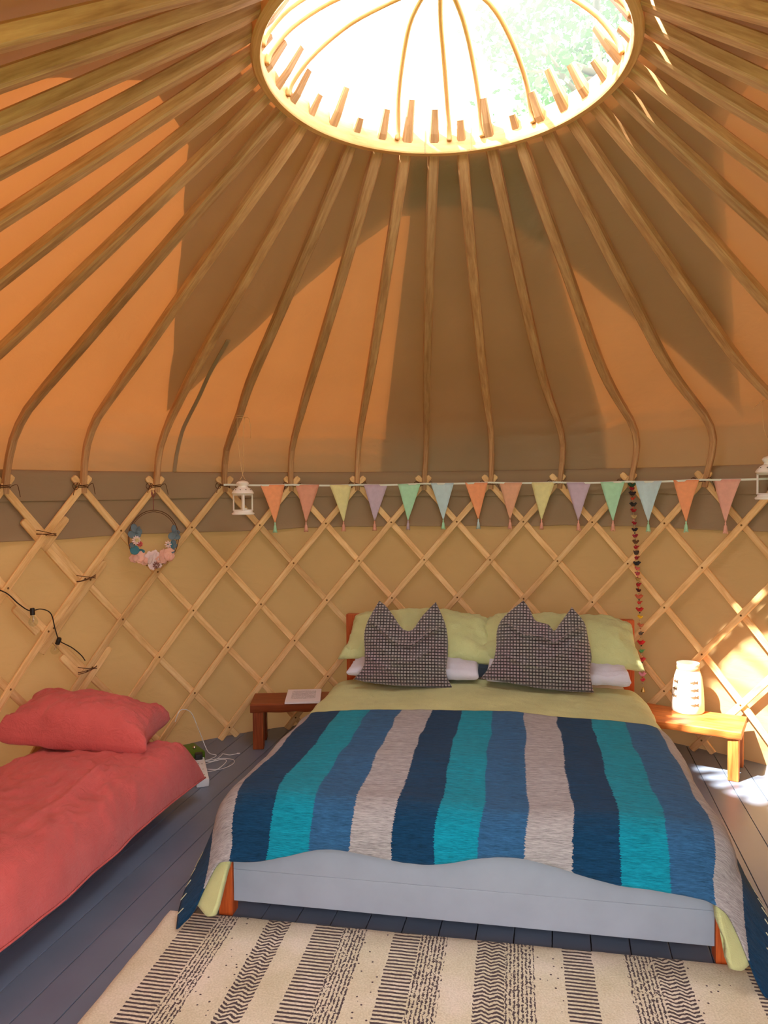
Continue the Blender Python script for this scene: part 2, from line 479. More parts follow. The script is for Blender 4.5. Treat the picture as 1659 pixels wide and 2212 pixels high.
# canvas wall cylinder, door gap behind the camera
DOOR = 0.235
def shell(name, mat, prof, a0, a1, n, wob=None, parent=None, kind='structure', thick=0.0):
    V = []; F = []; U = []
    m = len(prof)
    for i in range(n+1):
        a = lerp(a0, a1, i/n)
        for j, (r, z) in enumerate(prof):
            dr, dz = wob(a, r, z, j) if wob else (0, 0)
            V.append(cyl(a, r+dr, z+dz)); U.append((a*R, z))
    for i in range(n):
        for j in range(m-1):
            F.append((i*m+j, (i+1)*m+j, (i+1)*m+j+1, i*m+j+1))
    o = mesh(name, V, F, mat, parent, True, U)
    if kind: o['kind'] = kind
    return o
def wallwob(a, r, z, j):
    p = Vector((a*3.5, z*1.3, 0)); return (0.010*mn.noise(p) + 0.004*mn.noise(p*3.1), 0)
prof = [(R+0.056, -0.01 + 1.62*i/18) for i in range(19)]
shell('wall_back', M['wall_canvas'], prof, -pi+DOOR+0.07, pi-DOOR+0.07, 200, wallwob)

# valance strips (the roof cloth folded down inside the lattice top)
def vw1(a, r, z, j):
    t = (1.6-z)/0.33
    return (0.008*mn.noise(Vector((a*9, z*5, 3))) - 0.006*t, (0.012*mn.noise(Vector((a*3.0, 5, 1))) + 0.006*mn.noise(Vector((a*11, 5, 1))))*t)
val = shell('trim_1', M['valance'], [(R+0.046, 1.262), (R+0.034, 1.263), (R+0.033, 1.268)] + [(R+0.034, 1.27+0.2*i/6) for i in range(7)] , -pi+DOOR+.07, pi-DOOR+.07, 260, vw1)
def vw2(a, r, z, j):
    t = (1.62-z)/0.15
    return (0.006*mn.noise(Vector((a*8, z*5, 7))), 0.010*mn.noise(Vector((a*2.6, 1, 9)))*t)
val2 = shell('trim_2', M['valance'], [(R+0.036, 1.458), (R+0.0205, 1.459), (R+0.0195, 1.464), (R+0.021, 1.50), (R+0.022, 1.54), (R+0.026, 1.58), (R+0.03, 1.612), (R+0.05, 1.618)], -pi+DOOR+.07, pi-DOOR+.07, 260, vw2)

# roof canvas
ROOF = [(R+0.058, 1.60), (R+0.052, 1.66), (R+0.030, 1.74), (R-0.015, 1.83), (2.165, 1.925), (2.02, 2.03), (1.86, 2.145), (1.60, 2.325), (1.30, 2.535), (1.0, 2.745), (0.74, 2.925), (0.631, 2.990)]
def roof_z(rho):
    P = sorted(ROOF)
    for (r0, z0), (r1, z1) in zip(P, P[1:]):
        if r0 <= rho <= r1: return lerp(z0, z1, (rho-r0)/(r1-r0))
    return P[0][1] if rho < P[0][0] else P[-1][1]
def resample(P, n):
    L = [0]
    for a, b in zip(P, P[1:]): L.append(L[-1] + hypot(b[0]-a[0], b[1]-a[1]))
    out = []
    for i in range(n):
        s = L[-1]*i/(n-1); j = max(q for q in range(len(L)) if L[q] <= s+1e-9); j = min(j, len(P)-2)
        t = (s-L[j])/(L[j+1]-L[j]); out.append((lerp(P[j][0], P[j+1][0], t), lerp(P[j][1], P[j+1][1], t)))
    return out
RP = resample(ROOF, 110)
GAPA = 0.40; GAP_RHO = 1.62       # sector over the door, behind the camera
def roofwob(a, r, z, j):
    ph = (a - AZ0)/DP; sag = 0.004*abs(sin(pi*ph))**1.0
    s = sstep(0.7, 1.2, r)*(1 - sstep(2.2, 2.33, r))
    w = 0.0
    for (ac, wd, rc) in ((radians(-43.5), 0.10, 2.27), (radians(29.5), 0.08, 2.20), (radians(29), 0.05, 1.15), (radians(-5.5), 0.05, 2.30)):
        w += math.exp(-((a-ac)/wd)**2 - ((r-rc)/0.16)**2)*0.007*(mn.noise(Vector((a*6, z*34 + a*26*(1 if ac < 0 else -1), 3)))*1.6)
    w += 0.004*mn.noise(Vector((a*3, z*14, 8)))*sstep(2.0, 2.3, r)
    return (-sag*0.45*s + 0.003*mn.noise(Vector((a*20, z*6, 1)))*s + w, -sag*0.7*s + w)
V = []; F = []; U = []; NA = 400; m = len(RP)
for i in range(NA):
    a = -pi + 2*pi*i/NA
    for j, (r, z) in enumerate(RP):
        dr, dz = roofwob(a, r, z, j); V.append(cyl(a, r+dr, z+dz)); U.append((a*1.5, z))
for i in range(NA):
    a = -pi + 2*pi*(i+0.5)/NA
    near = abs(((a - 0.07) % (2*pi)) - pi)
    for j in range(m-1):
        if near < GAPA and RP[j][0] > GAP_RHO: continue
        F.append((i*m+j, ((i+1) % NA)*m+j, ((i+1) % NA)*m+j+1, i*m+j+1))
ceil = mesh('ceiling', V, F, M['roof_canvas'], None, True, U); ceil['kind'] = 'structure'
# raised porch cloth over the door head
A0, A1 = pi+0.07-GAPA, pi+0.07+GAPA
V = []; nn = 14
for i in range(nn+1):
    a = lerp(A0, A1, i/nn); V.append(cyl(a, GAP_RHO-0.14, roof_z(GAP_RHO-0.14)+0.004))
    t = abs(2*i/nn-1)
    V.append(cyl(a, R+0.10, lerp(2.05, 1.62, sstep(0.62, 1.0, t))))
mesh('porch_cloth', V, [(2*i, 2*i+1, 2*i+3, 2*i+2) for i in range(nn)], M['roof_canvas'], ceil, True)

# overlapping rear gore strip, then the four pointed cover over it, both outside
def cone_patch(name, inside, lift, nphi, nr, r0, r1, mat, a0=-pi, a1=pi):
    V = []; F = []; U = []; idx = {}
    P = [q for q in RP]
    for i in range(nphi+1):
        a = lerp(a0, a1, i/nphi); lo, hi = inside(a)
        for j in range(nr+1):
            r = lerp(lo, hi, j/nr); V.append(cyl(a, r + lift*0.57, roof_z(min(r, R+0.055)) + lift*0.82)); U.append((a*1.5, r))
    for i in range(nphi):
        for j in range(nr):
            F.append((i*(nr+1)+j, (i+1)*(nr+1)+j, (i+1)*(nr+1)+j+1, i*(nr+1)+j+1))
    return mesh(name, V, F, mat, ceil, True, U)
V = []; F = []; U = []; GP = [(r+0.009, z+0.010) for r, z in resample([(R+0.062, 1.52)] + ROOF[:-1], 30)]
for i in range(31):
    a = lerp(radians(-5.6), radians(29.6), i/30)
    for (r, z) in GP: V.append(cyl(a, r, z)); U.append((a*1.5, z))
for i in range(30):
    for j in range(29): F.append((i*30+j, (i+1)*30+j, (i+1)*30+j+1, i*30+j+1))
gore = mesh('rear_gore', V, F, M['flap_canvas'], ceil, True, U)
gore['label'] = 'second layer of canvas down the back of the roof'
def star(a):
    d = math.degrees(a)
    best = min((abs((d - c + 180) % 360 - 180), c) for c in (4, 95, 184, -87))[0]
    tab = [(0, 0.925), (8, 0.935), (13, 0.955), (20, 1.06), (26, 1.17), (31, 1.31), (36, 1.50), (41, 1.76), (44.5, 2.05), (47.5, 2.30), (60, 2.30)]
    for (x0, y0), (x1, y1) in zip(tab, tab[1:]):
        if x0 <= best <= x1: rr = lerp(y0, y1, (best-x0)/(x1-x0)); break
    return (0.70, rr)
cov = cone_patch('crown_cover', star, 0.018, 720, 22, 0, 0, M['flap_canvas'])
cov['label'] = 'four pointed star shaped cover canvas round the crown'

# narrow brown strip along the inside of the roof cloth
ROOF_STRIP = [(-37.2, 1.66), (-37.6, 1.87), (-37.5, 2.02), (-37.6, 2.165), (-37.8, 2.24), (-38.0, R+0.032), (-38.2, R+0.048)]
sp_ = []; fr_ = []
ST = [(a, r) for a, r in ROOF_STRIP]
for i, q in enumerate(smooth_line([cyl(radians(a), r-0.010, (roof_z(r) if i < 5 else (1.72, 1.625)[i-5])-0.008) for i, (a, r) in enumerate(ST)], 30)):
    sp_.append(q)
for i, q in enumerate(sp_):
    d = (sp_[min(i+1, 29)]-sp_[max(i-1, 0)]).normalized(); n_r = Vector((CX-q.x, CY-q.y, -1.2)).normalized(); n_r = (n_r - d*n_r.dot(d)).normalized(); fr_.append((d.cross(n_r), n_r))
mb = MB(); mb.sweep(sp_, fr_, 0.022, 0.003, 0.1); o = mb.build('roof_strip', M['valance'], ceil); o['label'] = 'narrow brown strip along the inside of the roof cloth'

# =================================================================== ROOF FRAME
frame = tag(empty('roof_frame', (CX, CY, 0)), 'ring of bent ash roof poles fanning from the crown down to the lattice', 'roof frame')
def pole_mesh(k):
    PEG = (0.085, 0.05, 0.10, 0.035, 0.075, 0.11)[(k*7) % 6]
    phi = pole_phi(k)
    tw = {0: .002, 1: .010, 2: .022, 3: .032, 4: .036, 5: .038}.get(k, 0.03 if k > 5 else 0.0)
    base = [(R-0.004, 1.500), (R-0.018, 1.60), (R-0.045, 1.70), (R-0.085, 1.79), (2.105, 1.885), (1.985, 1.975), (1.76, 2.13), (1.45, 2.345), (1.10, 2.585), (0.80, 2.792), (RC+0.02, 2.905), (RC-0.03, 2.945), (RC-0.03-PEG*.8, 2.945+PEG)]
    base = resample(base, 28)
    pts = []; fr = []
    n = len(base)
    jit = random.uniform(-0.006, 0.006)
    for i, (r, z) in enumerate(base):
        t = i/(n-1)
        r -= {-3: 0.085, -2: 0.05, -4: 0.03}.get(k, 0.0)*math.exp(-((z-1.90)/0.13)**2)
        a = phi + (tw+jit)*math.exp(-((z-1.80)/0.22)**2) + 0.003*sin(5*t+k)
        pts.append(cyl(a, r, z) - Vector((CX, CY, 0)))
    for i in range(n):
        d = (pts[min(i+1, n-1)] - pts[max(i-1, 0)]).normalized()
        sd = Vector((cos(phi), -sin(phi), 0)); sd = (sd - d*sd.dot(d)).normalized(); up = sd.cross(d)
        if up.z < 0: up = -up
        fr.append((sd, up))
    w = [lerp(0.030, 0.047, sstep(0.0, 0.45, i/(n-1))) * (1 - 0.42*sstep(0.93, 1.0, i/(n-1))) for i in range(n)]
    h = [lerp(0.028, 0.042, sstep(0.0, 0.35, i/(n-1))) * (1 - 0.42*sstep(0.93, 1.0, i/(n-1))) for i in range(n)]
    mb = MB(); mb.sweep(pts, fr, w, h, 0.16)
    return mb.build('roof_pole', M['pole'], frame)
for k in range(-13, 13): pole_mesh(k)

# crown wheel
crown = tag(empty('crown_wheel', (CX, CY, ZC)), 'round steam-bent ash crown ring with arching rods at the top of the tent', 'crown wheel')
ring = MB(); prof = [(RC-0.030, -0.040), (RC-0.026, -0.046), (RC-0.002, -0.046), (RC+0.004, -0.040), (RC+0.004, 0.044), (RC-0.004, 0.05), (RC-0.026, 0.05), (RC-0.030, 0.044), (RC-0.030, -0.040)]
NR = 120; V = []; F = []; U = []; mp = len(prof)
for i in range(NR):
    a = 2*pi*i/NR
    V += [((r+0.0)*sin(a), r*cos(a), z) for r, z in prof[:-1]]
for i in range(NR):
    i2 = (i+1) % NR
    for j in range(mp-1):
        k = (j+1) % (mp-1)
        F.append((i*(mp-1)+j, i2*(mp-1)+j, i2*(mp-1)+k, i*(mp-1)+k))
        a, b = j*0.02, (j+1)*0.02
        U.append([(a, i*0.033), (a, (i+1)*0.033), (b, (i+1)*0.033), (b, i*0.033)])
ring.add(V, F, U)
autosmooth(ring.build('rim', M['crown'], crown), 35)
# scarf joint clips on the rim
for a in (-2.6, 15.5):
    aa = radians(a); j = MB(); j.box((-0.0015, RC-0.033, -0.046), (0.0015, RC-0.030, 0.05), 0.0); j.xf(Matrix.Rotation(-aa, 4, 'Z'))
    j.build('joint', M['pole'], crown)
# arching rods: (ring angle deg, direction of the crossing end)
rods = [(-14, 166, -.06), (7, 187, -.02), (20, 200, .02), (41, 221, .07), (-67, 113, .03), (-87, 93, 0), (-97, 83, -.04), (91, -89, .04), (110, -70, 0)]
def rod(a0, a1, side):
    p0 = Vector((sin(radians(a0)), cos(radians(a0)), 0))*(RC-0.035)
    top = Vector((0, 0, 0.26))
    p1 = Vector((sin(radians(a0)), cos(radians(a0)), 0))*0.04
    sd = Vector((cos(radians(a0)), -sin(radians(a0)), 0))
    pts = [p0 + Vector((0, 0, 0.0)), p0*0.97+Vector((0, 0, 0.045)), p0*0.84+Vector((0, 0, 0.125)) + sd*side*0.3, p0*0.6+Vector((0, 0, 0.205))+sd*side*.6, p0*0.34+Vector((0, 0, 0.245))+sd*side*.8, p1 + top + sd*side*0.5]
    P = smooth_line(pts, 22)
    mb = MB(); mb.tube(P, 0.0105, 8); return mb.build('rod', M['crown'], crown, True)
for r_ in rods: rod(*r_)
for a0 in (135, 150, 185, 205, 230): rod(a0, 0, 0.0)
hub = MB(); hub.lathe([(0.0, 0.235), (0.05, 0.237), (0.056, 0.25), (0.056, 0.268), (0.05, 0.278), (0.0, 0.28)], 20)
hub.build('hub', M['crown'], crown, True)
# clear vinyl dome over the crown
dm = MB(); pr = []
for i in range(15):
    t = i/14; r = 0.78*cos(t*pi/2*0.999); z = 0.055 + 0.315*sin(t*pi/2)
    pr.append((r, z))
dm.lathe(pr, 64)
dome = dm.build('clear_cover', M['vinyl'], crown, True); dome['label'] = 'clear vinyl weather cover over the crown'

# =================================================================== LATTICE
def rowpt(kk, row, r): return cyl(AZ0 + kk*DP, r, ZT - row*DZ)
def lath(parent, kk0, sgn, r0, r1, layer, shift=0.0, name='lath'):
    """sgn=-1: '/' (rises to the right), +1: falls to the right.  kk = kk0 + sgn*row/2"""
    rad = R - 0.006 if layer == 0 else R + 0.0105
    n = max(4, int((r1-r0)*4)+1); pts = []; fr = []
    j1, j2 = random.uniform(-.02, .02), random.uniform(-.02, .02)
    for i in range(n+1):
        row = lerp(r0, r1, i/n); kk = kk0 + sgn*row/2 + shift
        ph = AZ0 + kk*DP
        pts.append(cyl(ph, rad, ZT - row*DZ))
    for i in range(n+1):
        d = (pts[min(i+1, n)] - pts[max(i-1, 0)]).normalized()
        p = pts[i] - Vector((CX, CY, pts[i].z)); up = p.normalized(); sd = up.cross(d).normalized()
        fr.append((sd, up))
    w = [0.037]*(n+1)
    # rounded ends
    for e, s_ in ((0, 1), (n, -1)):
        d = (pts[e+s_]-pts[e]).normalized()
        q = pts[e] - d*0.010
        if s_ == 1: pts.insert(0, q); fr.insert(0, fr[0]); w.insert(0, 0.025)
        else: pts.append(q); fr.append(fr[-1]); w.append(0.025)
    mb = MB(); mb.sweep(pts, fr, w, 0.0145, 0.18)
    return mb.build(name, M['lath'], parent)
tr_main = tag(empty('trellis', (0, 0, 0)), 'long folding ash lattice panel behind the double bed and wall hangings', 'trellis')
tr_left = tag(empty('trellis', (0, 0, 0)), 'ash lattice panel at the left edge carrying the string light cable', 'trellis')
for k in range(-14, 16):
    # '/' laths: left panel if they run left of the joint
    for sgn, layer in ((-1, 0), (1, 1)):
        kk_mid = k + sgn*3.0/2
        par = tr_left if (sgn == -1 and k <= -5) or (sgn == 1 and k <= -8) else tr_main
        if abs((pole_phi(k + sgn*3.1))) > pi-DOOR-0.06: continue
        lath(par, k, sgn, -0.17, 6.27, layer)
# doubled laths where the two panels overlap
SH = 0.118
for kk0, sgn, a, b, ly in ((-4, -1, 1.70, 3.42, 0), (-3, -1, 3.62, 6.2, 0), (-5, -1, 0.70, 1.30, 0), (-6, 1, 0.72, 2.25, 1), (-7, 1, 3.62, 4.20, 1), (-7, 1, 2.45, 3.0, 1)):
    lath(tr_left, kk0, sgn, a, b, ly, SH if sgn == -1 else -SH*0.9)
sm = MB(); sm.lathe([(0.0, 0.0030), (0.003, 0.0028), (0.0052, 0.0012), (0.0056, 0)], 10)
sc0 = None
for k2 in range(-13, 12):
    for row in range(1, 7):
        if (k2 - row) % 2: continue
        kk = k2/2.0
        ph = AZ0 + kk*DP; p = cyl(ph, R - 0.0135, ZT - row*DZ)
        if sc0 is None: sc0 = o = sm.build('screw', M['screw'], None, True); o.parent = tr_main
        else: o = sc0.copy(); link(o); 
        o.parent = tr_left if kk < -5.2 + 0*row else tr_main
        o.location = p
        inward = Vector((-sin(ph), -cos(ph), 0)); o.rotation_euler = inward.to_track_quat('Z', 'Y').to_euler()
for kk, row in ((-5.0+.07, 2.03), (-5.5+.07, 2.95), (-5.0+.07, 3.95)):
    o = sc0.copy(); link(o, tr_left); ph = AZ0+kk*DP; o.location = cyl(ph, R-0.0135, ZT-row*DZ)
    o.rotation_euler = Vector((-sin(ph), -cos(ph), 0)).to_track_quat('Z', 'Y').to_euler()
# cord lashings at the lattice tops and at the joint
def lash(kk, row, parent, tails=True, wide=0.03):
    ph = AZ0 + kk*DP; c = cyl(ph, R, ZT-row*DZ + 0.004); tn = Vector((cos(ph), -sin(ph), 0)); inn = Vector((-sin(ph), -cos(ph), 0)); up = Vector((0, 0, 1))
    mb = MB(); rnd = random.Random(int(kk*10+row*100))
    for q in range(3):
        tilt = rnd.uniform(-.35, .35); pts = []
        for i in range(16):
            a = 2*pi*i/16
            pts.append(c + tn*(wide*cos(a)) + inn*(0.030*sin(a)) + up*(tilt*wide*cos(a) + (q-1)*0.005))
        mb.tube(pts, 0.0019, 5, True)
    if tails:
        for s_ in (-1, 1):
            L = rnd.uniform(0.03, 0.06); st = c + tn*s_*0.02 + inn*0.026
            mb.tube(smooth_line([st, st + tn*s_*L*.6 + inn*0.008 + up*rnd.uniform(0, .02), st + tn*s_*L + up*(-L*.7), st + tn*s_*L*1.1 + up*(-L*1.2)], 10), 0.0017, 5)
        lp = c - tn*0.03 + inn*0.02
        mb.tube([lp + tn*(-0.016 + 0.016*cos(a)) + up*(0.018*sin(a)) for a in [2*pi*i/14 for i in range(14)]], 0.0017, 5, True)
    return mb.build('cord_lashing', M['cord_dark'], parent, True)
for k in range(-7, 7): lash(k, 0.02, tr_main if k > -5 else tr_left)
for kk, row in ((-5.48, 1.0), (-4.97, 2.0), (-4.98, 3.98)): lash(kk, row, tr_left, False, 0.052)

# door frame behind the camera
dr = tag(empty('door_1', cyl(pi+0.07, R, 0)), None); dr['kind'] = 'structure'
for s_ in (-1, 1):
    p = cyl(pi+0.07 + s_*(DOOR-0.02), R+0.01, 0) - dr.location
    mb = MB(); mb.box((p.x-0.035, p.y-0.035, 0), (p.x+0.035, p.y+0.035, 1.95), 0.006); mb.build('post', M['redwood'], dr)
mb = MB(); mb.box((-0.62, -0.04, 1.95), (0.62, 0.04, 2.03), 0.006, 'x'); mb.build('lintel', M['redwood'], dr)
mb = MB(); mb.box((-0.50, -0.04, 0.0), (0.50, 0.04, 0.05), 0.004, 'x'); mb.build('sill', M['redwood'], dr)

# =================================================================== DOUBLE BED
BED = Vector((0.245, 2.442, 0)); BR = radians(-10.4)
BM = Matrix.Translation(BED) @ Matrix.Rotation(BR, 4, 'Z')
def place_bed(o): o.location = BED; o.rotation_euler = (0, 0, BR); return o
bed = tag(empty('double_bed', BED, BR), 'low double bed with red-brown posts and grey-blue painted boards', 'bed')
HX = 0.8275
for s_ in (-1, 1):
    mb = MB(); mb.box((s_*HX-0.026, -0.028, 0), (s_*HX+0.026, 0.028, 0.30), 0.004); mb.build('foot_post', M['redwood'], bed)
    hx = s_*0.80
    mb = MB(); mb.box((hx-0.043, 1.915, 0), (hx+0.043, 1.965, 0.745), 0.005); mb.build('head_post', M['redwood'], bed)
    mb = MB(); mb.box((s_*0.815-0.016, 0.03, 0.13), (s_*0.815+0.016, 1.92, 0.30), 0.004, 'y'); mb.build('side_rail', M['redwood'], bed)
for i, (z0, z1) in enumerate(((0.052, 0.1655), (0.1657, 0.290))):
    mb = MB(); mb.box((-0.80, -0.018, z0), (0.80, 0.012, z1), 0.0018, 'x'); mb.build('footboard_plank', M['bed_paint'], bed)
for i in range(4):
    z0 = 0.335 + i*0.1; mb = MB(); mb.box((-0.757, 1.925, z0+.0008), (0.757, 1.952, z0+0.0992), 0.002, 'x'); mb.build('headboard_plank', M['head_paint'], bed)
for i in range(11):
    y = 0.12 + i*0.17; mb = MB(); mb.box((-0.80, y, 0.245), (0.80, y+0.07, 0.262), 0.002, 'x'); mb.build('bed_slat', M['bench'], bed)
mt = MB(); mt.box((-0.775, 0.035, 0.264), (0.775, 1.905, 0.40), 0.035, 'x')
o = tag(place_bed(mt.build('mattress', M['mattress'])), 'pale mattress of the double bed, hidden under the green duvet', 'mattress'); autosmooth(o)

def drape_fn(w, yf, zt, rr=0.12, flare=0.5, crown=0.035, floor_z=0.012):
    def f(a, b, off=0.0):
        ex = max(0.0, abs(a)-w); ey = max(0.0, yf-b); e = hypot(ex, ey)
        q = rr*pi/2
        if e <= q: of = rr*sin(e/rr); dr_ = rr*(1-cos(e/rr))
        else:
            e2 = e-q; of = rr + flare*e2*0.9; dr_ = rr + e2*0.93
        x = min(abs(a), w); y = max(b, yf)
        if e > 1e-9: x += ex/e*of; y -= ey/e*of
        z = zt - dr_ + crown*(1-min(1, (a/w)**2))*sstep(yf-0.02, yf+0.35, b)
        x *= (1 if a >= 0 else -1)
        nx = (ex/e*min(1, e/q) if e > 0 else 0)*(1 if a >= 0 else -1); ny = -(ey/e*min(1, e/q)) if e > 0 else 0
        nz = math.sqrt(max(0.0, 1-nx*nx-ny*ny)); nrm = Vector((nx, ny, max(nz, 0.15))).normalized()
        # folds: stronger low on the hang
        fold = 0.022*min(1, e/0.3)*(mn.noise(Vector((a*5.0, b*5.0, 1.7)))) + 0.010*mn.noise(Vector((a*3.2, b*3.6, 9.1)))
        p = Vector((x, y, z)) + nrm*(off + fold)
        if p.z < floor_z + off: p.z = floor_z + off
        return p
    return f
bedD = drape_fn(0.745, 0.045, 0.425, 0.125, 0.55, 0.03)

def cloth(name, fn, ua, ub, na, nb, mat, thick, wr=0.0, rim=None):
    """ua,ub: functions of (s,t) in 0..1 giving arc coordinates"""
    V = []; U = []; F = []
    for j in range(nb+1):
        for i in range(na+1):
            s_, t = i/na, j/nb; a, b = ua(s_, t), ub(s_, t)
            p = fn(a, b)
            if wr:
                n3 = Vector((a*9, b*9, 4)); d = wr*(abs(mn.noise(n3)) + 0.5*abs(mn.noise(n3*2.3)) + .35*mn.noise(Vector((a*4, b*30, 2)))*sstep(0, .5, abs(mn.noise(Vector((a*2, b*2, 0)))) * 2) - 0.25)
                p = p + Vector((0, 0, 1))*d*(0.5) + Vector((1 if a > 0 else -1, 0, 0))*d*0.4*min(1, abs(a))
            V.append(p); U.append((a, b))
    for j in range(nb):
        for i in range(na):
            F.append((j*(na+1)+i, j*(na+1)+i+1, (j+1)*(na+1)+i+1, (j+1)*(na+1)+i))
    o = mesh(name, V, F, mat, None, True, U); solidify(o, thick, -1)
    return o
# duvet: its head end is under the pillows, its foot corners hang to the boards
def duv_b(s_, t):
    a = lerp(-1.10, 1.10, s_)
    lo = lerp(-0.11, -0.36, sstep(0.77, 0.87, abs(a))) + 0.12*sstep(0.88, 1.08, abs(a))
    return lerp(lo, 1.60, t)
def duv_a(s_, t): return lerp(-1.10, 1.10, s_)
duvet = place_bed(cloth('duvet', lambda a, b: bedD(a, b, 0.0) , duv_a, duv_b, 150, 130, M['green_linen'], 0.022, 0.014))
tag(duvet, 'sage green linen duvet spread over the double bed', 'duvet')
def bl_b(s_, t):
    a = lerp(-1.09, 1.09, s_)
    lo = -0.150 + 0.018*sin(a*3.1+0.4) + 0.012*sin(a*11) - 0.075*sstep(.15, .8, a) - 0.035*sstep(0.4, .8, -a) - 0.015*sstep(.5, 0, abs(a)) - 0.135*sstep(.84, 1.03, abs(a))
    hi = 0.975 + 0.018*sin(a*4.2+1.2) + 0.03*sstep(.3, .8, a)
    return lerp(lo, hi, t)
def bl_a(s_, t): 
    a = lerp(-1.09, 1.09, s_)
    return a
blanket = place_bed(cloth('blanket', lambda a, b: bedD(a, b, 0.012), bl_a, bl_b, 170, 110, M['blanket'], 0.007, 0.006))
tag(blanket, 'woollen blanket striped navy, teal, blue and grey across the foot of the double bed', 'blanket')
# blanket-stitch edging on the two hanging ends
st = MB()
for sx in (-1, 1):
    for q in range(16):
        b = -0.26 + q*0.055
        for (a0, a1) in ((1.09, 1.055),):
            p = bedD(sx*a0, b, 0.0135); p2 = bedD(sx*a1, b, 0.0145)
            st.tube([p, p2], 0.0016, 4)
st.build('blanket_stitch', plain('pale_wool_thread', (206, 206, 176), 0.9), blanket)['kind'] = 'stuff'

# --- pillows
def coons(bottom, top, left, right, nu, nv, T, mat, name, bulge=0.5, edge=0.004, wr=0.006, seed=0, crease=None, uvs=1.0, tb=0.35):
    """outline curves in a local x,z plane; body swells along -y (front) and +y (back)"""
    B, Tp, L, Rr = bottom, top, left, right
    V = []; U = []; F = []
    def P(u, v):
        c = (1-v)*B(u) + v*Tp(u) + (1-u)*L(v) + u*Rr(v) - ((1-u)*(1-v)*B(0) + u*(1-v)*B(1) + (1-u)*v*Tp(0) + u*v*Tp(1))
        return c
    for side in (0, 1):
        for j in range(nv+1):
            for i in range(nu+1):
                u, v = i/nu, j/nv; p = P(u, v)
                e = (4*u*(1-u))**bulge * (4*v*(1-v))**bulge
                th = T*e
                n3 = Vector((p.x*7, p.z*7, seed*3.1)); 
                d = wr*(mn.noise(n3)*1.6 + mn.noise(n3*2.4)*0.9 + 0.5*mn.noise(n3*5))*sstep(0, 0.35, e)
                # gathers radiating from the seams
                g = wr*1.1*mn.noise(Vector((u*26, v*3, seed)))*sstep(0.5, 0.0, min(v, 1-v)*2)*sstep(0, .3, e) + wr*1.1*mn.noise(Vector((u*3, v*22, seed+5)))*sstep(.5, 0, min(u, 1-u)*2)*sstep(0, .3, e)
                cz = 1.5*crease(u, v) if crease and side == 0 else 0.0
                if side == 0: y = -(edge + th + d + g + cz)
                else: y = edge + th*tb + d*0.4
                V.append(Vector((p.x, y, p.z))); U.append((p.x*uvs, p.z*uvs + side*0.7))
    n = (nu+1)*(nv+1); w = nu+1
    for j in range(nv):
        for i in range(nu):
            a = j*w+i
            F.append((a, a+1, a+w+1, a+w)); F.append((n+a, n+a+w, n+a+w+1, n+a+1))
    for i in range(nu):
        F.append((i, n+i, n+i+1, i+1)); a = nv*w+i; F.append((a, a+1, n+a+1, n+a))
    for j in range(nv):
        a = j*w; F.append((a, a+w, n+a+w, n+a)); a = j*w+nu; F.append((a, n+a, n+a+w, a+w))
    return mesh(name, V, F, mat, None, True, U)
def P2(*pts): return poly([(x, 0, z) for x, z in pts])
def setbed(o, x, y, z, tilt, yaw=0.0, roll=0.0):
    """local frame: x along the bed width, z up; tilt leans the top towards the head"""
    o.matrix_world = BM @ Matrix.Translation((x, y, z)) @ Matrix.Rotation(yaw, 4, 'Z') @ Matrix.Rotation(-tilt, 4, 'X') @ Matrix.Rotation(roll, 4, 'Y')
    return o
# white sleeping pillows lying flat-ish
def rect_pillow(name, w, h, T, mat, seed, pinch=0.03, tb=0.8, wr=0.008, bulge=0.42):
    return coons(P2((-w/2, 0), (-w/4, pinch*.8), (0, pinch), (w/4, pinch*.8), (w/2, 0)), P2((-w/2, h), (-w/4, h-pinch*.8), (0, h-pinch), (w/4, h-pinch*.8), (w/2, h)),
                 P2((-w/2, 0), (-w/2+pinch, h*.3), (-w/2+pinch, h*.7), (-w/2, h)), P2((w/2, 0), (w/2-pinch, h*.3), (w/2-pinch, h*.7), (w/2, h)), 56, 40, T, mat, name, bulge, 0.004, wr, seed, None, 1.0, tb)
o = setbed(rect_pillow('pillow', 0.72, 0.40, 0.050, M['white_cotton'], 1, 0.01, 0.8, 0.012, 0.22), -0.375, 1.46, 0.503, radians(84)); tag(o, 'white pillow under the left of the two green pillows', 'pillow', None)
o = setbed(rect_pillow('pillow', 0.74, 0.40, 0.050, M['white_cotton'], 2, 0.01, 0.8, 0.012, 0.22), 0.39, 1.46, 0.503, radians(84)); tag(o, 'white pillow under the right of the two green pillows', 'pillow', None)
# green pillows, propped on them against the headboard
def green_pillow(x, yaw, seed, w):
    h = 0.37
    o = coons(P2((-w/2, 0.0), (-w/3, .012), (0, 0.014), (w/3, 0.008), (w/2, -0.01)), P2((-w/2+.05, h-.06), (-w/3, h-.005), (0, h), (w/3, h-.01), (w/2-.04, h-.05)),
              P2((-w/2, 0), (-w/2+.04, h*.35), (-w/2+.045, h*.7), (-w/2+.05, h-.06)), P2((w/2, -.01), (w/2-.03, h*.35), (w/2-.035, h*.7), (w/2-.04, h-.05)),
              56, 36, 0.085, M['green_linen'], 'pillow', 0.42, 0.004, 0.014, seed, None, 1.0, 0.5)
    setbed(o, x, 1.60, 0.545, radians(57), yaw)
    return o
tag(green_pillow(-0.375, radians(1), 11, 0.88), 'green linen pillow propped behind the left grey cushion', 'pillow', None)
tag(green_pillow(0.395, radians(-2), 12, 0.90), 'green linen pillow propped behind the right grey cushion', 'pillow', None)
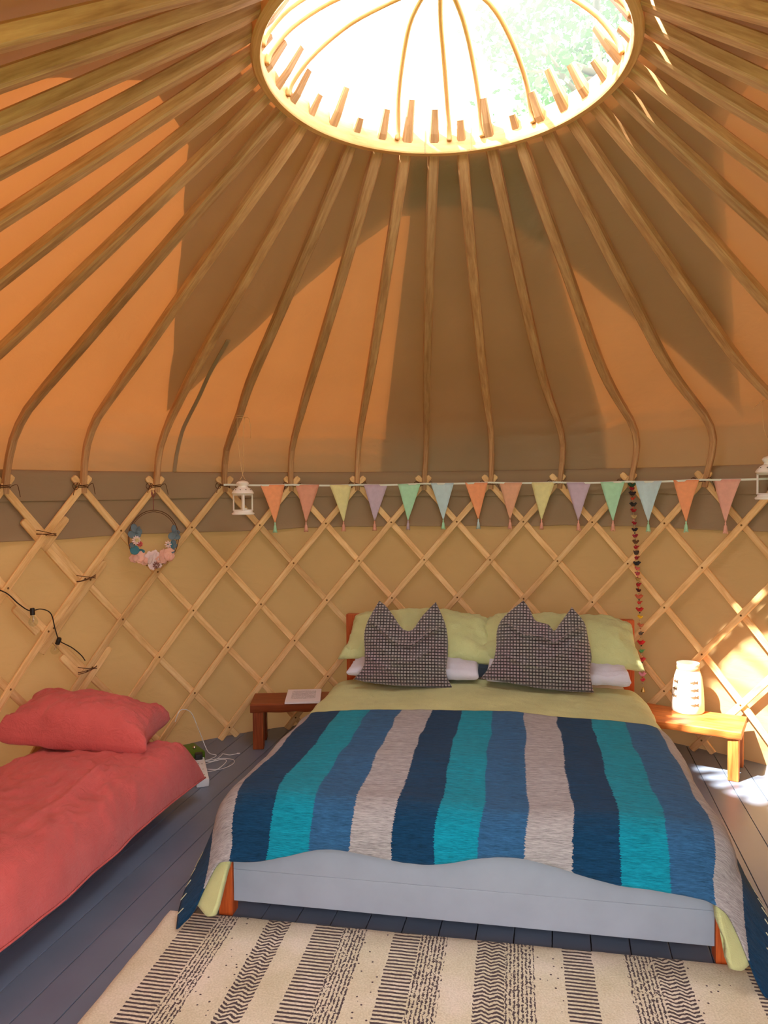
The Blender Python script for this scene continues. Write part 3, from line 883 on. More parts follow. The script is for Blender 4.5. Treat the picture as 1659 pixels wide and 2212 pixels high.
# grey waffle cushions with two folded ears
def creaseL(u, v):
    c = 0.0
    for (v0, sl, amp, wd, u0, u1) in ((0.76, -0.06, 0.020, 0.030, 0.02, 0.98), (0.44, 0.22, 0.012, 0.035, 0.35, 1.0), (0.25, -0.25, 0.010, 0.04, 0.0, 0.5), (0.5, -.1, .008, .03, 0.0, .5)):
        vc = v0 + sl*(u-0.5); c += amp*math.exp(-((v-vc)/wd)**2)*sstep(u0-.05, u0+.1, u)*sstep(u1+.05, u1-.1, u)
    return c
def creaseR(u, v):
    c = 0.0
    for (v0, sl, amp, wd, u0, u1) in ((0.74, 0.02, 0.022, 0.030, 0.02, 0.98), (0.45, 0.35, 0.010, 0.035, 0.5, 1.0), (0.30, -0.12, 0.010, 0.04, 0.0, 0.6), (0.55, -.3, .008, .03, 0.1, .6)):
        vc = v0 + sl*(u-0.5); c += amp*math.exp(-((v-vc)/wd)**2)*sstep(u0-.05, u0+.1, u)*sstep(u1+.05, u1-.1, u)
    return c
k_ = 1.0/398.0     # metres per pixel at the cushions' distance
def cush(seed, pts, cr, x, y, z, yaw, tilt, label):
    bl, tp, lf, rt = pts
    f = lambda q: P2(*[((a)*k_, (b)*k_) for a, b in q])
    o = coons(f(bl), f(tp), f(lf), f(rt), 84, 72, 0.095, M['waffle'], 'cushion', 0.45, 0.003, 0.007, seed, cr, 1.0, 0.45)
    setbed(o, x, y, z, tilt, yaw); tag(o, label, 'cushion', None); return o
cL = cush(21, ([(-104, 4), (-60, -4), (0, -8), (60, -10), (107, -12)],
               [(-53, 172), (-38, 160), (-22, 140), (-5, 116), (8, 108), (22, 112), (40, 138), (56, 156), (70, 170)],
               [(-104, 4), (-84, 32), (-82, 62), (-84, 100), (-76, 130), (-53, 172)],
               [(107, -12), (92, 20), (96, 60), (95, 100), (88, 130), (70, 170)]), creaseL, -0.415, 1.40, 0.477, radians(4), radians(15), 'grey waffle cushion with two pointed ears on the left of the bed')
cR = cush(22, ([(-115, 8), (-60, 2), (0, -6), (60, -10), (113, -10)],
               [(-28, 174), (-16, 158), (-4, 134), (8, 128), (24, 124), (36, 112), (48, 128), (62, 148), (72, 162)],
               [(-115, 8), (-92, 40), (-84, 70), (-82, 110), (-68, 138), (-28, 174)],
               [(113, -10), (106, 30), (110, 62), (103, 104), (96, 132), (72, 162)]), creaseR, 0.285, 1.415, 0.485, radians(-2), radians(17), 'grey waffle cushion with two pointed ears on the right of the bed')

# =================================================================== SINGLE BED (left)
SR = radians(-12.7); SB = Vector((-0.879, 3.519, 0)); SM = Matrix.Translation(SB) @ Matrix.Rotation(SR, 4, 'Z')
sb = tag(empty('single_bed', SB, SR), 'low dark single bed base at the left, mostly hidden under a coral duvet', 'bed')
for s_, x in ((0, -0.66), (1, -0.22)):
    mb = MB(); mb.box((x, -2.25, 0.05), (x+0.04, -0.06, 0.11), 0.004, 'y'); mb.build('side_rail', M['redwood'], sb)
for x in (-0.66, -0.23):
    for y in (-2.2, -0.30): mb = MB(); mb.box((x, y, 0), (x+0.05, y+0.05, 0.05), 0.004); mb.build('leg', M['redwood'], sb)
for i in range(12):
    y = -2.25+i*0.182; mb = MB(); mb.box((-0.68, y, 0.11), (-0.14, y+0.07, 0.125), 0.002, 'x'); mb.build('bed_slat', M['bench'], sb)
mb = MB(); mb.box((-0.735, -2.28, 0.127), (-0.07, -0.07, 0.235), 0.03, 'y')
o = mb.build('mattress', M['mattress']); o.location = SB; o.rotation_euler = (0, 0, SR); autosmooth(o)
tag(o, 'pale single mattress under the coral duvet on the left', 'mattress')
def coralD(a, b):
    """a across: 0 = right hem, negative inwards; b along: 0 = far hem"""
    w0, w1 = -0.79, 0.0; 
    def edge(t, rr=0.13):   # t distance from the hem
        return math.sqrt(max(0.0, 1-(1-min(1, t/rr))**2))
    k = edge(-a, 0.12)*edge(a-w0+0.0, 0.12)*edge(-b, 0.10)
    z = 0.125 + 0.175*k + 0.035*sstep(0.0, 0.4, -a)*sstep(0, .5, -b)*sstep(-0.79, -0.4, a)
    def rg(x, y, q): return (1-abs(mn.noise(Vector((x, y, q))))*2.2)
    nz_ = sstep(.0, .16, -a)
    puff = 0.016*mn.noise(Vector((a*4, b*3, 2))) + 0.013*max(0, rg(a*9+b*3, b*4, 5)-.35)*(1-.7*nz_) + 0.010*max(0, rg(a*5, b*7+a*4, 8)-.4) + 0.007*max(0, rg(a*16, b*11, 3)-.5) + 0.004*mn.noise(Vector((a*30, b*22, 5)))
    ridge = 0.012*math.exp(-((a+0.22+0.25*(b+0.55)*0.25)/0.018)**2)*sstep(-1.1, -0.8, b)*sstep(-0.35, -0.5, b)
    x = a + 0.014*sin(b*4.3)*sstep(-0.3, 0, a) + 0.01*mn.noise(Vector((0, b*6, 1)))*sstep(-.2, 0, a)
    # slight pointed corner
    return Vector((x, b, z + (puff*1.7 + ridge)*k))
V = []; F = []; U = []
na, nb = 90, 200
A_ = [-(1-cos(pi*0.5*i/na))*0 for i in range(na+1)]
def warp(t):  # denser near both hems
    return 0.5-0.5*cos(pi*t)
gl = {}
for j in range(nb+1):
    b = -2.45*(1-cos(pi*0.5*(j/nb)))
    for i in range(na+1):
        a = -0.79 + 0.79*warp(i/na); p = coralD(a, b); V.append(p); U.append((a, b))
top_n = len(V)
for j in range(nb+1):
    b = -2.45*(1-cos(pi*0.5*(j/nb)))
    for i in range(na+1):
        a = -0.79 + 0.79*warp(i/na); p = V[j*(na+1)+i]
        t = min(-a, a+0.79, -b); V.append(Vector((p.x, p.y, 0.122 - 0.0*t + (0.11)*sstep(0.0, 0.10, t)*0 + min(0.118, max(0, t)*1.2)))); U.append((a, b+3))
w = na+1
for j in range(nb):
    for i in range(na):
        q = j*w+i; F.append((q, q+w, q+w+1, q+1)); q += top_n; F.append((q, q+1, q+w+1, q+w))
for i in range(na): F.append((i, i+1, top_n+i+1, top_n+i)); q = nb*w+i; F.append((q, top_n+q, top_n+q+1, q+1))
for j in range(nb): q = j*w; F.append((q, top_n+q, top_n+q+w, q+w)); q = j*w+na; F.append((q, q+w, top_n+q+w, top_n+q))
cd = mesh('duvet', V, F, M['coral_linen'], None, True, U); cd.location = SB; cd.rotation_euler = (0, 0, SR)
tag(cd, 'rumpled coral linen duvet on the low single bed', 'duvet')
# hem piping along the right edge
mb = MB(); mb.tube([Vector((coralD(-0.001, b).x+0.006, b, 0.122)) for b in [-2.4*i/60 for i in range(61)]], 0.004, 6); mb.build('hem', M['coral_linen'], cd, True)
# coral pillow
cp = rect_pillow('pillow', 0.68, 0.38, 0.150, M['coral_linen'], 33, 0.03, 0.5, 0.017, 0.36)
Lp, Rp = Vector((-1.74, 3.27, 0.415)), Vector((-1.09, 3.28, 0.345)); Xv = (Rp-Lp).normalized(); Dv = Vector((.25, .965, .03)); Dv = (Dv - Xv*Dv.dot(Xv)).normalized(); Yv = Dv.cross(Xv); Cp = (Lp+Rp)/2
cp.matrix_world = Matrix(((Xv.x, Yv.x, Dv.x, Cp.x), (Xv.y, Yv.y, Dv.y, Cp.y), (Xv.z, Yv.z, Dv.z, Cp.z), (0, 0, 0, 1)))
tag(cp, 'plump coral pillow lying at the head of the single bed', 'pillow')

# =================================================================== RUG
RG = Vector((-0.780, 2.599, 0.0)); RR = radians(-10.15)
V = []; F = []; U = []; nu, nv = 120, 50
for j in range(nv+1):
    for i in range(nu+1):
        x = 2.02*i/nu; y = -1.0*j/nv
        e = min(x, 2.02-x, -y, 1.0+y); z = 0.0135*min(1, (e/0.008)) + 0.0012*mn.noise(Vector((x*30, y*30, 0)))
        xx = x + 0.004*mn.noise(Vector((0, y*12, 3)))*(1-sstep(0, .1, x)); V.append((xx, y, max(0.001, z))); U.append((x, -y))
for j in range(nv):
    for i in range(nu):
        q = j*(nu+1)+i; F.append((q, q+nu+1, q+nu+2, q+1))
rug = mesh('rug', V, F, M['rug'], None, True, U); rug.location = RG; rug.rotation_euler = (0, 0, RR)
tag(rug, 'cream rug with black patterned stripes in front of the double bed', 'rug')

# =================================================================== BENCHES
def bench(name, p_front_l, ang, length, depth, hgt, slab, mat, label, leg=0.048, wob=0.004, seed=0):
    t = tag(empty(name, p_front_l, ang), label, 'bench')
    # live edge slab
    n = 26; V = []; F = []; U = []
    for i in range(n+1):
        x = length*i/n
        f = wob*mn.noise(Vector((x*9, seed, 0)))*2; bk = wob*mn.noise(Vector((x*7, seed, 5)))*2; lz = wob*mn.noise(Vector((x*14, seed, 9)))*1.6
        sec = [(f+0.006, hgt-slab+lz*.5), (f, hgt-slab+0.01+lz), (f-0.001, hgt-0.006), (f+0.006, hgt), (depth+bk-0.006, hgt), (depth+bk, hgt-0.006), (depth+bk, hgt-slab+0.006), (depth+bk-0.006, hgt-slab)]
        V += [(x, a, b) for a, b in sec]
        U += [(a+b*1.7+0.5*(b > hgt-.007), x) for a, b in sec]
    for i in range(n):
        for j in range(8):
            k = (j+1) % 8; F.append((i*8+j, i*8+k, (i+1)*8+k, (i+1)*8+j))
    F.append(tuple(range(7, -1, -1))); F.append(tuple(n*8+j for j in range(8)))
    o = mesh('seat', V, F, mat, t, True, U); autosmooth(o, 35)
    for x in (0.012, length-leg-0.012):
        for y in (0.012, depth-leg-0.012):
            mb = MB(); mb.box((x, y, 0), (x+leg, y+leg, hgt-slab+0.004), 0.0035); mb.build('leg', mat, t)
    return t
bench('bench', (-0.785, 4.222, 0), radians(3), 0.62, 0.245, 0.268, 0.050, M['bench_dark'], 'small dark wooden bench at the left of the double bed with papers on it', 0.062, 0.004, 1)
bench('bench', (1.300, 3.970, 0), radians(-31), 0.57, 0.30, 0.262, 0.042, M['bench'], 'low orange-brown wooden bench at the right of the double bed under the jar', 0.052, 0.005, 4)
# papers
pp = MB(); pp.box((0, 0, 0), (0.205, 0.27, 0.012), 0.001)
o = pp.build('booklet', M['paper_plain']); o.location = (-0.585, 4.222, 0.269); o.rotation_euler = (0, 0, radians(3))
tag(o, 'white printed booklet lying on the left bench', 'booklet')
mesh('page', [(0.003, 0.003, 0.0128), (0.202, 0.003, 0.0128), (0.202, 0.267, 0.0128), (0.003, 0.267, 0.0128)], [(0, 1, 2, 3)], M['paper'], o, False, [(0, 0), (1, 0), (1, 1), (0, 1)])['label'] = 'white printed top page'

# =================================================================== JAR LANTERN
JR = Vector((1.672, 4.045, 0.2635))
jm = MB(); jm.lathe([(0.0, 0.0), (0.080, 0.0), (0.0845, 0.006), (0.0835, 0.06), (0.0795, 0.13), (0.0715, 0.195), (0.0625, 0.222), (0.0585, 0.230), (0.0575, 0.255), (0.0600, 0.262), (0.0590, 0.268), (0.0555, 0.268), (0.0530, 0.255), (0.0530, 0.230), (0.066, 0.195), (0.074, 0.12), (0.077, 0.02), (0.0, 0.014)], 48)
jar = jm.build('jar_lantern', plain('white_glazed_ceramic', (240, 238, 230), 0.35, 0.5), None, True)
autosmooth(jar, 50)
jar.location = JR
tag(jar, 'white ceramic jar lantern with fish cut-outs on the right bench', 'lantern')
def jar_r(z):
    P = [(0.006, 0.0845), (0.06, 0.0835), (0.13, 0.0795), (0.195, 0.0715), (0.222, 0.0625)]
    for (a, b), (c, d) in zip(P, P[1:]):
        if a <= z <= c: return lerp(b, d, (z-a)/(c-a))
    return 0.06
FISH = [(-.5, 0.0), (-.34, .10), (-.12, .17), (0.0, .20), (.05, .42), (.12, .19), (.28, .10), (.36, .06), (.5, .32), (.46, 0.02), (.5, -.26), (.36, -.05), (.2, -.13), (.0, -.17), (-.1, -.30), (-.14, -.17), (-.34, -.11)]
fishm = plain('dark_cut_out', (112, 88, 62), 0.8)
def fish(ang, z, s_=0.047):
    V = []; U = []
    for (x, y) in FISH + [(0, 0)]:
        zz = z + y*s_*0.7; a = ang + x*s_/jar_r(zz); r = jar_r(zz) + 0.0006
        V.append((r*cos(a), r*sin(a), zz))
    n = len(FISH)
    F = [(i, (i+1) % n, n) for i in range(n)]
    o = mesh('fish_cut_out', V, F, fishm, jar, False); solidify(o, 0.0012, 0); return o
view = atan2(-JR.y, -JR.x)
for z in (0.172, 0.132, 0.094, 0.052): fish(view + 0.42, z)
for z in (0.168, 0.128, 0.088): fish(view - 1.05, z)
nb_ = MB(); nb_.lathe([(0.0588, 0.231), (0.0605, 0.234), (0.0605, 0.250), (0.0588, 0.253)], 40); nb_.build('neck_band', M['twine'], jar, True)

# =================================================================== HANGING LANTERNS
def hlantern(loc, s_, rz, label, tie_pts):
    t = tag(empty('hanging_lantern', loc, rz), label, 'lantern', None)
    t.scale = (1, 1, 1)
    def S(v): return [(a*s_, b*s_) for a, b in v]
    mb = MB(); mb.lathe(S([(0, 0), (0.066, 0), (0.068, 0.004), (0.066, 0.010), (0.058, 0.013), (0.056, 0.022), (0.0, 0.022)]), 6 if False else 28); autosmooth(mb.build('base', M['white_enamel'], t))
    mb = MB(); mb.lathe(S([(0, 0.120), (0.058, 0.120), (0.063, 0.124), (0.066, 0.128), (0.060, 0.140), (0.046, 0.155), (0.030, 0.163), (0.028, 0.172), (0.036, 0.180), (0.038, 0.188), (0.030, 0.197), (0.012, 0.203), (0, 0.204)]), 28); autosmooth(mb.build('cap', M['white_enamel'], t), 50)
    for q in range(10):
        a = 2*pi*q/10; r = 0.0535*s_; h = MB(); h.lathe([(0.0, 0.0012), (0.0028*s_, 0.001), (0.003*s_, 0)], 8)
        nrm = Vector((cos(a), sin(a), 0.75)).normalized(); h.xf(Matrix.Translation((r*cos(a), r*sin(a), 0.1485*s_)) @ nrm.to_track_quat('Z', 'Y').to_matrix().to_4x4()); h.build('vent_hole', M['black_plastic'], t)
    cs = [(0.0585*s_*cos(i*pi/2), 0.0585*s_*sin(i*pi/2)) for i in range(4)]
    for i in range(4):
        a, b = cs[i], cs[(i+1) % 4]; A = Vector((a[0], a[1], 0)); B = Vector((b[0], b[1], 0)); d = (B-A).normalized(); nr = Vector((d.y, -d.x, 0))
        mb = MB()
        def bar(p, q_, w_=0.006*s_):
            dd = (q_-p).normalized(); sd = dd.cross(nr).normalized(); mb.sweep([p, q_], [(sd, nr)]*2, w_, 0.004*s_, 0.1)
        z0, z1 = 0.024*s_, 0.120*s_
        bar(A + d*0.005*s_ + Vector((0, 0, z0)), A + d*0.005*s_ + Vector((0, 0, z1)), 0.009*s_); bar(B - d*0.005*s_ + Vector((0, 0, z0)), B - d*0.005*s_ + Vector((0, 0, z1)), 0.009*s_)
        bar(A + Vector((0, 0, z0+0.002)), B + Vector((0, 0, z0+0.002))); bar(A + Vector((0, 0, z1-0.003)), B + Vector((0, 0, z1-0.003)))
        fr = mb.build('window_frame', M['white_enamel'], t)
        mesh('pane', [A + d*.006*s_ + Vector((0, 0, z0)), B - d*.006*s_ + Vector((0, 0, z0)), B - d*.006*s_ + Vector((0, 0, z1)), A + d*.006*s_ + Vector((0, 0, z1))], [(0, 1, 2, 3)], M['glass'], fr)
    # twine
    mb = MB()
    for L in tie_pts: mb.tube(smooth_line([Matrix.Rotation(-rz, 4, 'Z') @ (Vector(p) - Vector(loc)) for p in L], 14), 0.0016, 5)
    mb.build('twine', M['twine'], t, True)
    c = MB(); c.lathe([(0, 0.0), (0.018*s_, 0), (0.019*s_, 0.003), (0.019*s_, 0.016*s_), (0.016*s_, 0.0165*s_), (0, 0.0150*s_)], 18)
    o = c.build('tea_light', M['wax'], None, True); o.location = (loc[0]+0.006, loc[1], loc[2]+0.0225*s_)
    return t, o
q1 = cyl(pole_phi(-3), 1.965, 1.915); p = Vector((q1.x + 0.004, q1.y - 0.02, 1.370))
t, tl = hlantern(p, 0.94, radians(13), 'white metal lantern hanging from twine left of the first orange flag',
    [[q1+Vector((-.022, -.02, .02)), q1+Vector((-.018, -.03, -.12)), p+Vector((-.004, 0, .245)), p+Vector((.016, 0, .195))],
     [q1+Vector((.022, -.03, 0)), q1+Vector((.012, -.03, -.12)), p+Vector((.004, 0, .245)), p+Vector((-.016, 0, .195))],
     [q1+Vector((-.03, -.02, 0)), q1+Vector((0, -.045, -.004)), q1+Vector((.03, -.015, 0))],
     [q1+Vector((-.03, -.02, .012)), q1+Vector((0, -.045, .008)), q1+Vector((.03, -.015, .012))],
     [q1+Vector((.03, -.015, 0)), q1+Vector((.045, -.02, -.01)), q1+Vector((.055, -.02, -.08)), q1+Vector((.052, -.02, -.12))]])
tag(tl, 'small white tea light inside the lantern hanging at the left', 'candle')
p = Vector((1.948, 3.712, 1.434)); q1 = Vector((1.925, 3.715, 1.92))
t, tl = hlantern(p, 1.08, radians(-25), 'white metal lantern hanging at the right edge beyond the last pink flag',
    [[q1+Vector((-.028, -.02, .01)), q1+Vector((-.024, -.02, -.12)), p+Vector((-.002, 0, .27)), p+Vector((.010, 0, .212))],
     [q1+Vector((.030, -.02, .01)), q1+Vector((.026, -.02, -.10)), p+Vector((.002, 0, .27)), p+Vector((-.010, 0, .212))],
     [q1+Vector((-.035, -.02, .01)), q1+Vector((0, -.045, .005)), q1+Vector((.035, -.015, .01))],
     [q1+Vector((-.03, -.02, .01)), q1+Vector((-.05, -.02, -.01)), q1+Vector((-.075, -.02, -.03))],
     [q1+Vector((.0, -.03, .01)), q1+Vector((.02, -.02, .03)), q1+Vector((.03, -.02, .09))]])
tag(tl, 'small white tea light inside the lantern at the right edge', 'candle')

# =================================================================== BUNTING
RB = R - 0.052
bun = tag(empty('bunting', (0, 0, 0)), 'pastel triangle bunting strung along the top of the lattice on white tape', 'bunting')
def px_phi(x):   # azimuth along the wall for a bunting position (table measured on the wall circle)
    return x
flags = [(563, 615, 'orange'), (639, 690.6, 'coral'), (712.5, 760, 'yellow'), (786, 838, 'lilac'), (859.6, 909, 'green'), (931, 981, 'blue'), (1005, 1054.5, 'orange'), (1079, 1129, 'tan'), (1148, 1199, 'yellow'), (1224, 1277, 'lilac'), (1298, 1350, 'green'), (1373, 1431, 'blue'), (1455, 1512, 'orange'), (1542, 1602, 'pink')]
FC = {'orange': (246, 168, 122), 'coral': (224, 162, 138), 'yellow': (230, 224, 164), 'lilac': (198, 180, 200), 'green': (176, 226, 192), 'blue': (192, 218, 226), 'tan': (228, 174, 142), 'pink': (232, 174, 156)}
TC = ['green', 'pink', 'pink', 'pink', 'lilac', 'green', 'blue', 'pink', 'pink', 'pink', 'pink', 'green', 'green', 'pink']
def wall_az(px):
    """azimuth at which the sight line of that column meets the bunting circle"""
    dx = (px-829.5)/1592.0; n = Vector((dx, 1.0)).normalized(); c = Vector((CX, CY)); b = n.dot(c); d = math.sqrt(RB**2 - (c.dot(c)-b*b))
    P = n*(b+d) - c; return atan2(P.x, P.y)
fmats = {k: plain('bunting_'+k, v, 0.9, 0.1, var=0.05, scale=40) for k, v in FC.items()}
tape_mat = plain('white_tape', (226, 230, 218), 0.8)
def tz(a):
    ph = (a-AZ0)/DP; return 1.538 - 0.004*sin(pi*(ph % 1.0)) + 0.003*sin(a*9)
pts = [cyl(lerp(wall_az(484), wall_az(1659)+.09, i/120), RB, tz(lerp(wall_az(484), wall_az(1659)+.09, i/120))) for i in range(121)]
frs = []
for i, q in enumerate(pts):
    a = atan2(q.x-CX, q.y-CY); frs.append((Vector((0, 0, 1)), Vector((sin(a), cos(a), 0))))
mb = MB(); mb.sweep(pts, frs, 0.011, 0.0018, 0.05); mb.build('tape', tape_mat, bun)
for i, (x0, x1, cn) in enumerate(flags):
    a0, a1 = wall_az(x0), wall_az(x1); am = (a0+a1)/2; drop = 0.232; z = tz(am)
    rnd = random.Random(i); lean = rnd.uniform(-.004, .004); tilt = 0.012*rnd.uniform(-1, 1)
    nvv = 10; V = []; U = []; F = []
    for j in range(nvv+1):
        t = j/nvv
        for k in range(7):
            s_ = k/6-0.5; a = am + lean*t*2 + (a1-a0)*s_*(1-t*0.97); r = RB-0.0035 - 0.010*sin(pi*t)*rnd.uniform(.9, 1.0) - 0.010*sin(s_*5+i)*(1-t)*.6
            V.append(cyl(a, r, z + 0.003 - drop*t)); U.append((a*RB, -drop*t))
    for j in range(nvv):
        for k in range(6): q = j*7+k; F.append((q, q+7, q+8, q+1))
    o = mesh('flag', V, F, fmats[cn], bun, True, U); solidify(o, 0.0012, 0); o['label'] = cn + ' triangular flag'
    tip = cyl(am+lean*2, RB-0.004, z - drop)
    mb = MB(); mb.tube([tip+Vector((0, 0, .006)), tip+Vector((0, 0, -.004)), tip+Vector((0, 0, -.010)), tip+Vector((0, 0, -.018)), tip+Vector((0, 0, -.052))], [0.002, 0.005, 0.0035, 0.008, 0.0125], 9)
    for q in range(10):
        a = 2*pi*q/10; mb.tube([tip+Vector((0.007*cos(a), 0.007*sin(a), -.03)), tip+Vector((0.013*cos(a), 0.013*sin(a), -.056-0.004*rnd.random()))], 0.0017, 4)
    tn = TC[i]; mb.build('tassel', fmats[tn], o, True)

# =================================================================== WREATH
wa = -0.742; wc = cyl(wa, R-0.055, 1.243); WT = Vector((cos(wa), -sin(wa), 0)); WI = Vector((-sin(wa), -cos(wa), 0)); WR = 0.148
wre = tag(empty('flower_wreath', wc), 'hoop wreath with pink and grey-blue felt flowers hung on the lattice at left', 'wreath')
def wp(ang, r=WR, inn=0.0): return WT*(r*sin(ang)) + Vector((0, 0, r*cos(ang)*1.06)) + WI*inn
mb = MB(); mb.tube([wp(2*pi*i/60) for i in range(60)], 0.0022, 6, True); mb.tube([wp(2*pi*i/60, WR-0.009, -.004) for i in range(60)], 0.0015, 5, True); mb.build('hoop', M['cord_dark'], wre, True)
mb = MB(); mb.tube([wp(0), wp(0)+Vector((0, 0, .06)), wp(0)+Vector((0, 0, .10)) - WI*0.01], 0.0024, 5)
for s_ in (-1, 1): mb.tube([wp(0)+Vector((0, 0, .072)), wp(0)+Vector((0, 0, .09))+WT*s_*.012+WI*.004, wp(0)+Vector((0, 0, .112))+WT*s_*.006], 0.003, 5)
mb.build('hanging_cord', plain('rosy_brown_cord', (150, 92, 80), 0.9), wre, True)
felt_b = plain('blue_grey_felt', (112, 128, 140), 0.95, 0.1, var=0.1); felt_t = plain('teal_felt', (74, 126, 142), 0.95, 0.1)
felt_p = plain('pink_felt', (240, 186, 168), 0.95, 0.1, var=0.06); felt_w = plain('pale_pink_felt', (238, 214, 214), 0.95, 0.1); felt_r = plain('raspberry_felt', (212, 78, 96), 0.95); felt_c = plain('cream_felt', (238, 222, 170), 0.95)
def petal(name, c, nrm, upv, w, h, mat, cup=0.35, frill=0.0, n=18, seed=0):
    nrm = nrm.normalized(); x = upv.cross(nrm).normalized(); y = nrm.cross(x)
    V = [c - nrm*cup*0.25*w]; rings = 3
    for r in range(1, rings+1):
        for i in range(n):
            a = 2*pi*i/n; f = 1 + (frill*sin(a*7+seed) if r == rings else 0)
            V.append(c + x*(w/2*cos(a)*r/rings*f) + y*(h/2*sin(a)*r/rings*f) + nrm*(cup*0.25*w*((r/rings)**2-1) + (0.1*w*frill*3*sin(a*5+seed) if r == rings else 0)))
    F = [(0, 1+i, 1+(i+1) % n) for i in range(n)]
    for r in range(rings-1):
        for i in range(n): F.append((1+r*n+i, 1+(r+1)*n+i, 1+(r+1)*n+(i+1) % n, 1+r*n+(i+1) % n))
    o = mesh(name, V, F, mat, wre, True); solidify(o, 0.0015, 0); return o
rnd = random.Random(5)
def nvec(): return (WI + WT*rnd.uniform(-.5, .5) + Vector((0, 0, rnd.uniform(-.4, .4))))
UPV = Vector((0, 0, 1))
for (x, z, w_, h_, mt_) in ((-.119, .062, .045, .05, felt_b), (-.098, .05, .03, .045, felt_b), (-.137, .028, .045, .042, felt_b), (-.098, .026, .034, .04, felt_b), (-.082, .04, .022, .035, felt_b), (-.120, -.058, .05, .052, felt_t), (-.088, -.068, .05, .03, felt_t), (-.13, -.03, .03, .03, felt_b),
                          (.116, .048, .045, .045, felt_b), (.137, .025, .05, .03, felt_b), (.10, .008, .045, .044, felt_b), (.135, .0, .04, .032, felt_b), (.112, -.03, .04, .035, felt_b), (.088, -.045, .035, .04, felt_t), (.098, -.072, .034, .042, felt_b), (.118, -.05, .03, .03, felt_b)):
    petal('leaf', WT*x + UPV*z + WI*rnd.uniform(.005, .02), nvec(), UPV, w_, h_, mt_, 0.5, 0, 16, rnd.random()*6)
for (x, z, w_, h_, mt_) in ((-.117, -.105, .055, .05, felt_p), (-.085, -.10, .07, .085, felt_p), (-.03, -.112, .06, .075, felt_w), (-.008, -.10, .05, .07, felt_w), (.045, -.10, .075, .085, felt_p), (.075, -.098, .065, .075, felt_p), (.012, -.128, .045, .05, felt_p), (.09, -.115, .05, .05, felt_p), (-.055, -.125, .05, .045, felt_p), (-.02, -.155, .05, .05, felt_w), (.015, -.155, .035, .03, felt_w)):
    for q in range(2):
        petal('petal', WT*(x+rnd.uniform(-.006, .006)) + UPV*(z+rnd.uniform(-.006, .006)) + WI*(rnd.uniform(.008, .02)+q*.008), nvec(), UPV, w_*(1-.3*q), h_*(1-.3*q), mt_, 0.5, 0.09, 22, rnd.random()*6)
def blossom(c, r, mat, n, name='blossom'):
    mb = MB()
    for i in range(n):
        a = 2*pi*i/n; d = WT*cos(a) + UPV*sin(a); mb.tube([c + d*r*.25, c + d*r*.7 + WI*.006, c + d*r + WI*.002], [r*.14, r*.22, r*.08], 5)
    return mb.build(name, mat, wre, True)
blossom(WT*-.112 + UPV*-.005 + WI*.018, .026, felt_w, 11); blossom(WT*-.110 + UPV*-.003 + WI*.026, .014, felt_c, 7); blossom(WT*-.092 + UPV*-.026 + WI*.02, .017, felt_r, 8)
blossom(WT*.072 + UPV*-.038 + WI*.02, .022, felt_w, 8); blossom(WT*.0 + UPV*-.150 + WI*.02, .022, plain('dusky_felt', (150, 104, 96), .9), 9)

# =================================================================== BIRD GARLAND
gar = tag(empty('bird_garland', cyl(0.5954, R-0.06, 1.53)), 'string of little cloth birds and beads hanging beside the right head post', 'garland')
g0 = gar.location.copy()
ga, gb = cyl(0.5954, R-0.065, 1.525), cyl(0.6268, R-0.075, 0.345)
gp = smooth_line([ga, ga.lerp(gb, .3)+Vector((.004, 0, 0)), ga.lerp(gb, .6)+Vector((.006, 0, 0)), gb], 60)
mb = MB(); mb.tube([q-g0 for q in gp], 0.0009, 4); mb.build('string', M['twine'], gar)
bird_cols = [(40, 76, 52), (150, 24, 40), (48, 34, 38), (188, 70, 48), (44, 40, 38), (150, 28, 30), (190, 164, 116), (150, 14, 38), (40, 30, 44), (150, 36, 56), (96, 66, 44), (160, 20, 44), (70, 56, 54), (150, 40, 50), (44, 40, 48), (206, 96, 92), (186, 76, 84), (160, 128, 64), (160, 30, 44), (70, 24, 26), (196, 96, 70), (190, 52, 44), (184, 40, 40), (230, 184, 30), (190, 110, 76), (96, 84, 72), (206, 40, 46), (90, 168, 110), (214, 70, 78), (206, 196, 150), (236, 160, 184), (222, 60, 84)]
gmats = [plain('bird_cloth_%d' % i, c, 0.7, 0.3, var=0.25, scale=300) for i, c in enumerate(bird_cols)]
silver = plain('silver_bead', (200, 194, 184), 0.25, 0.5, 0.9)
rnd = random.Random(11)
nb2 = len(bird_cols)
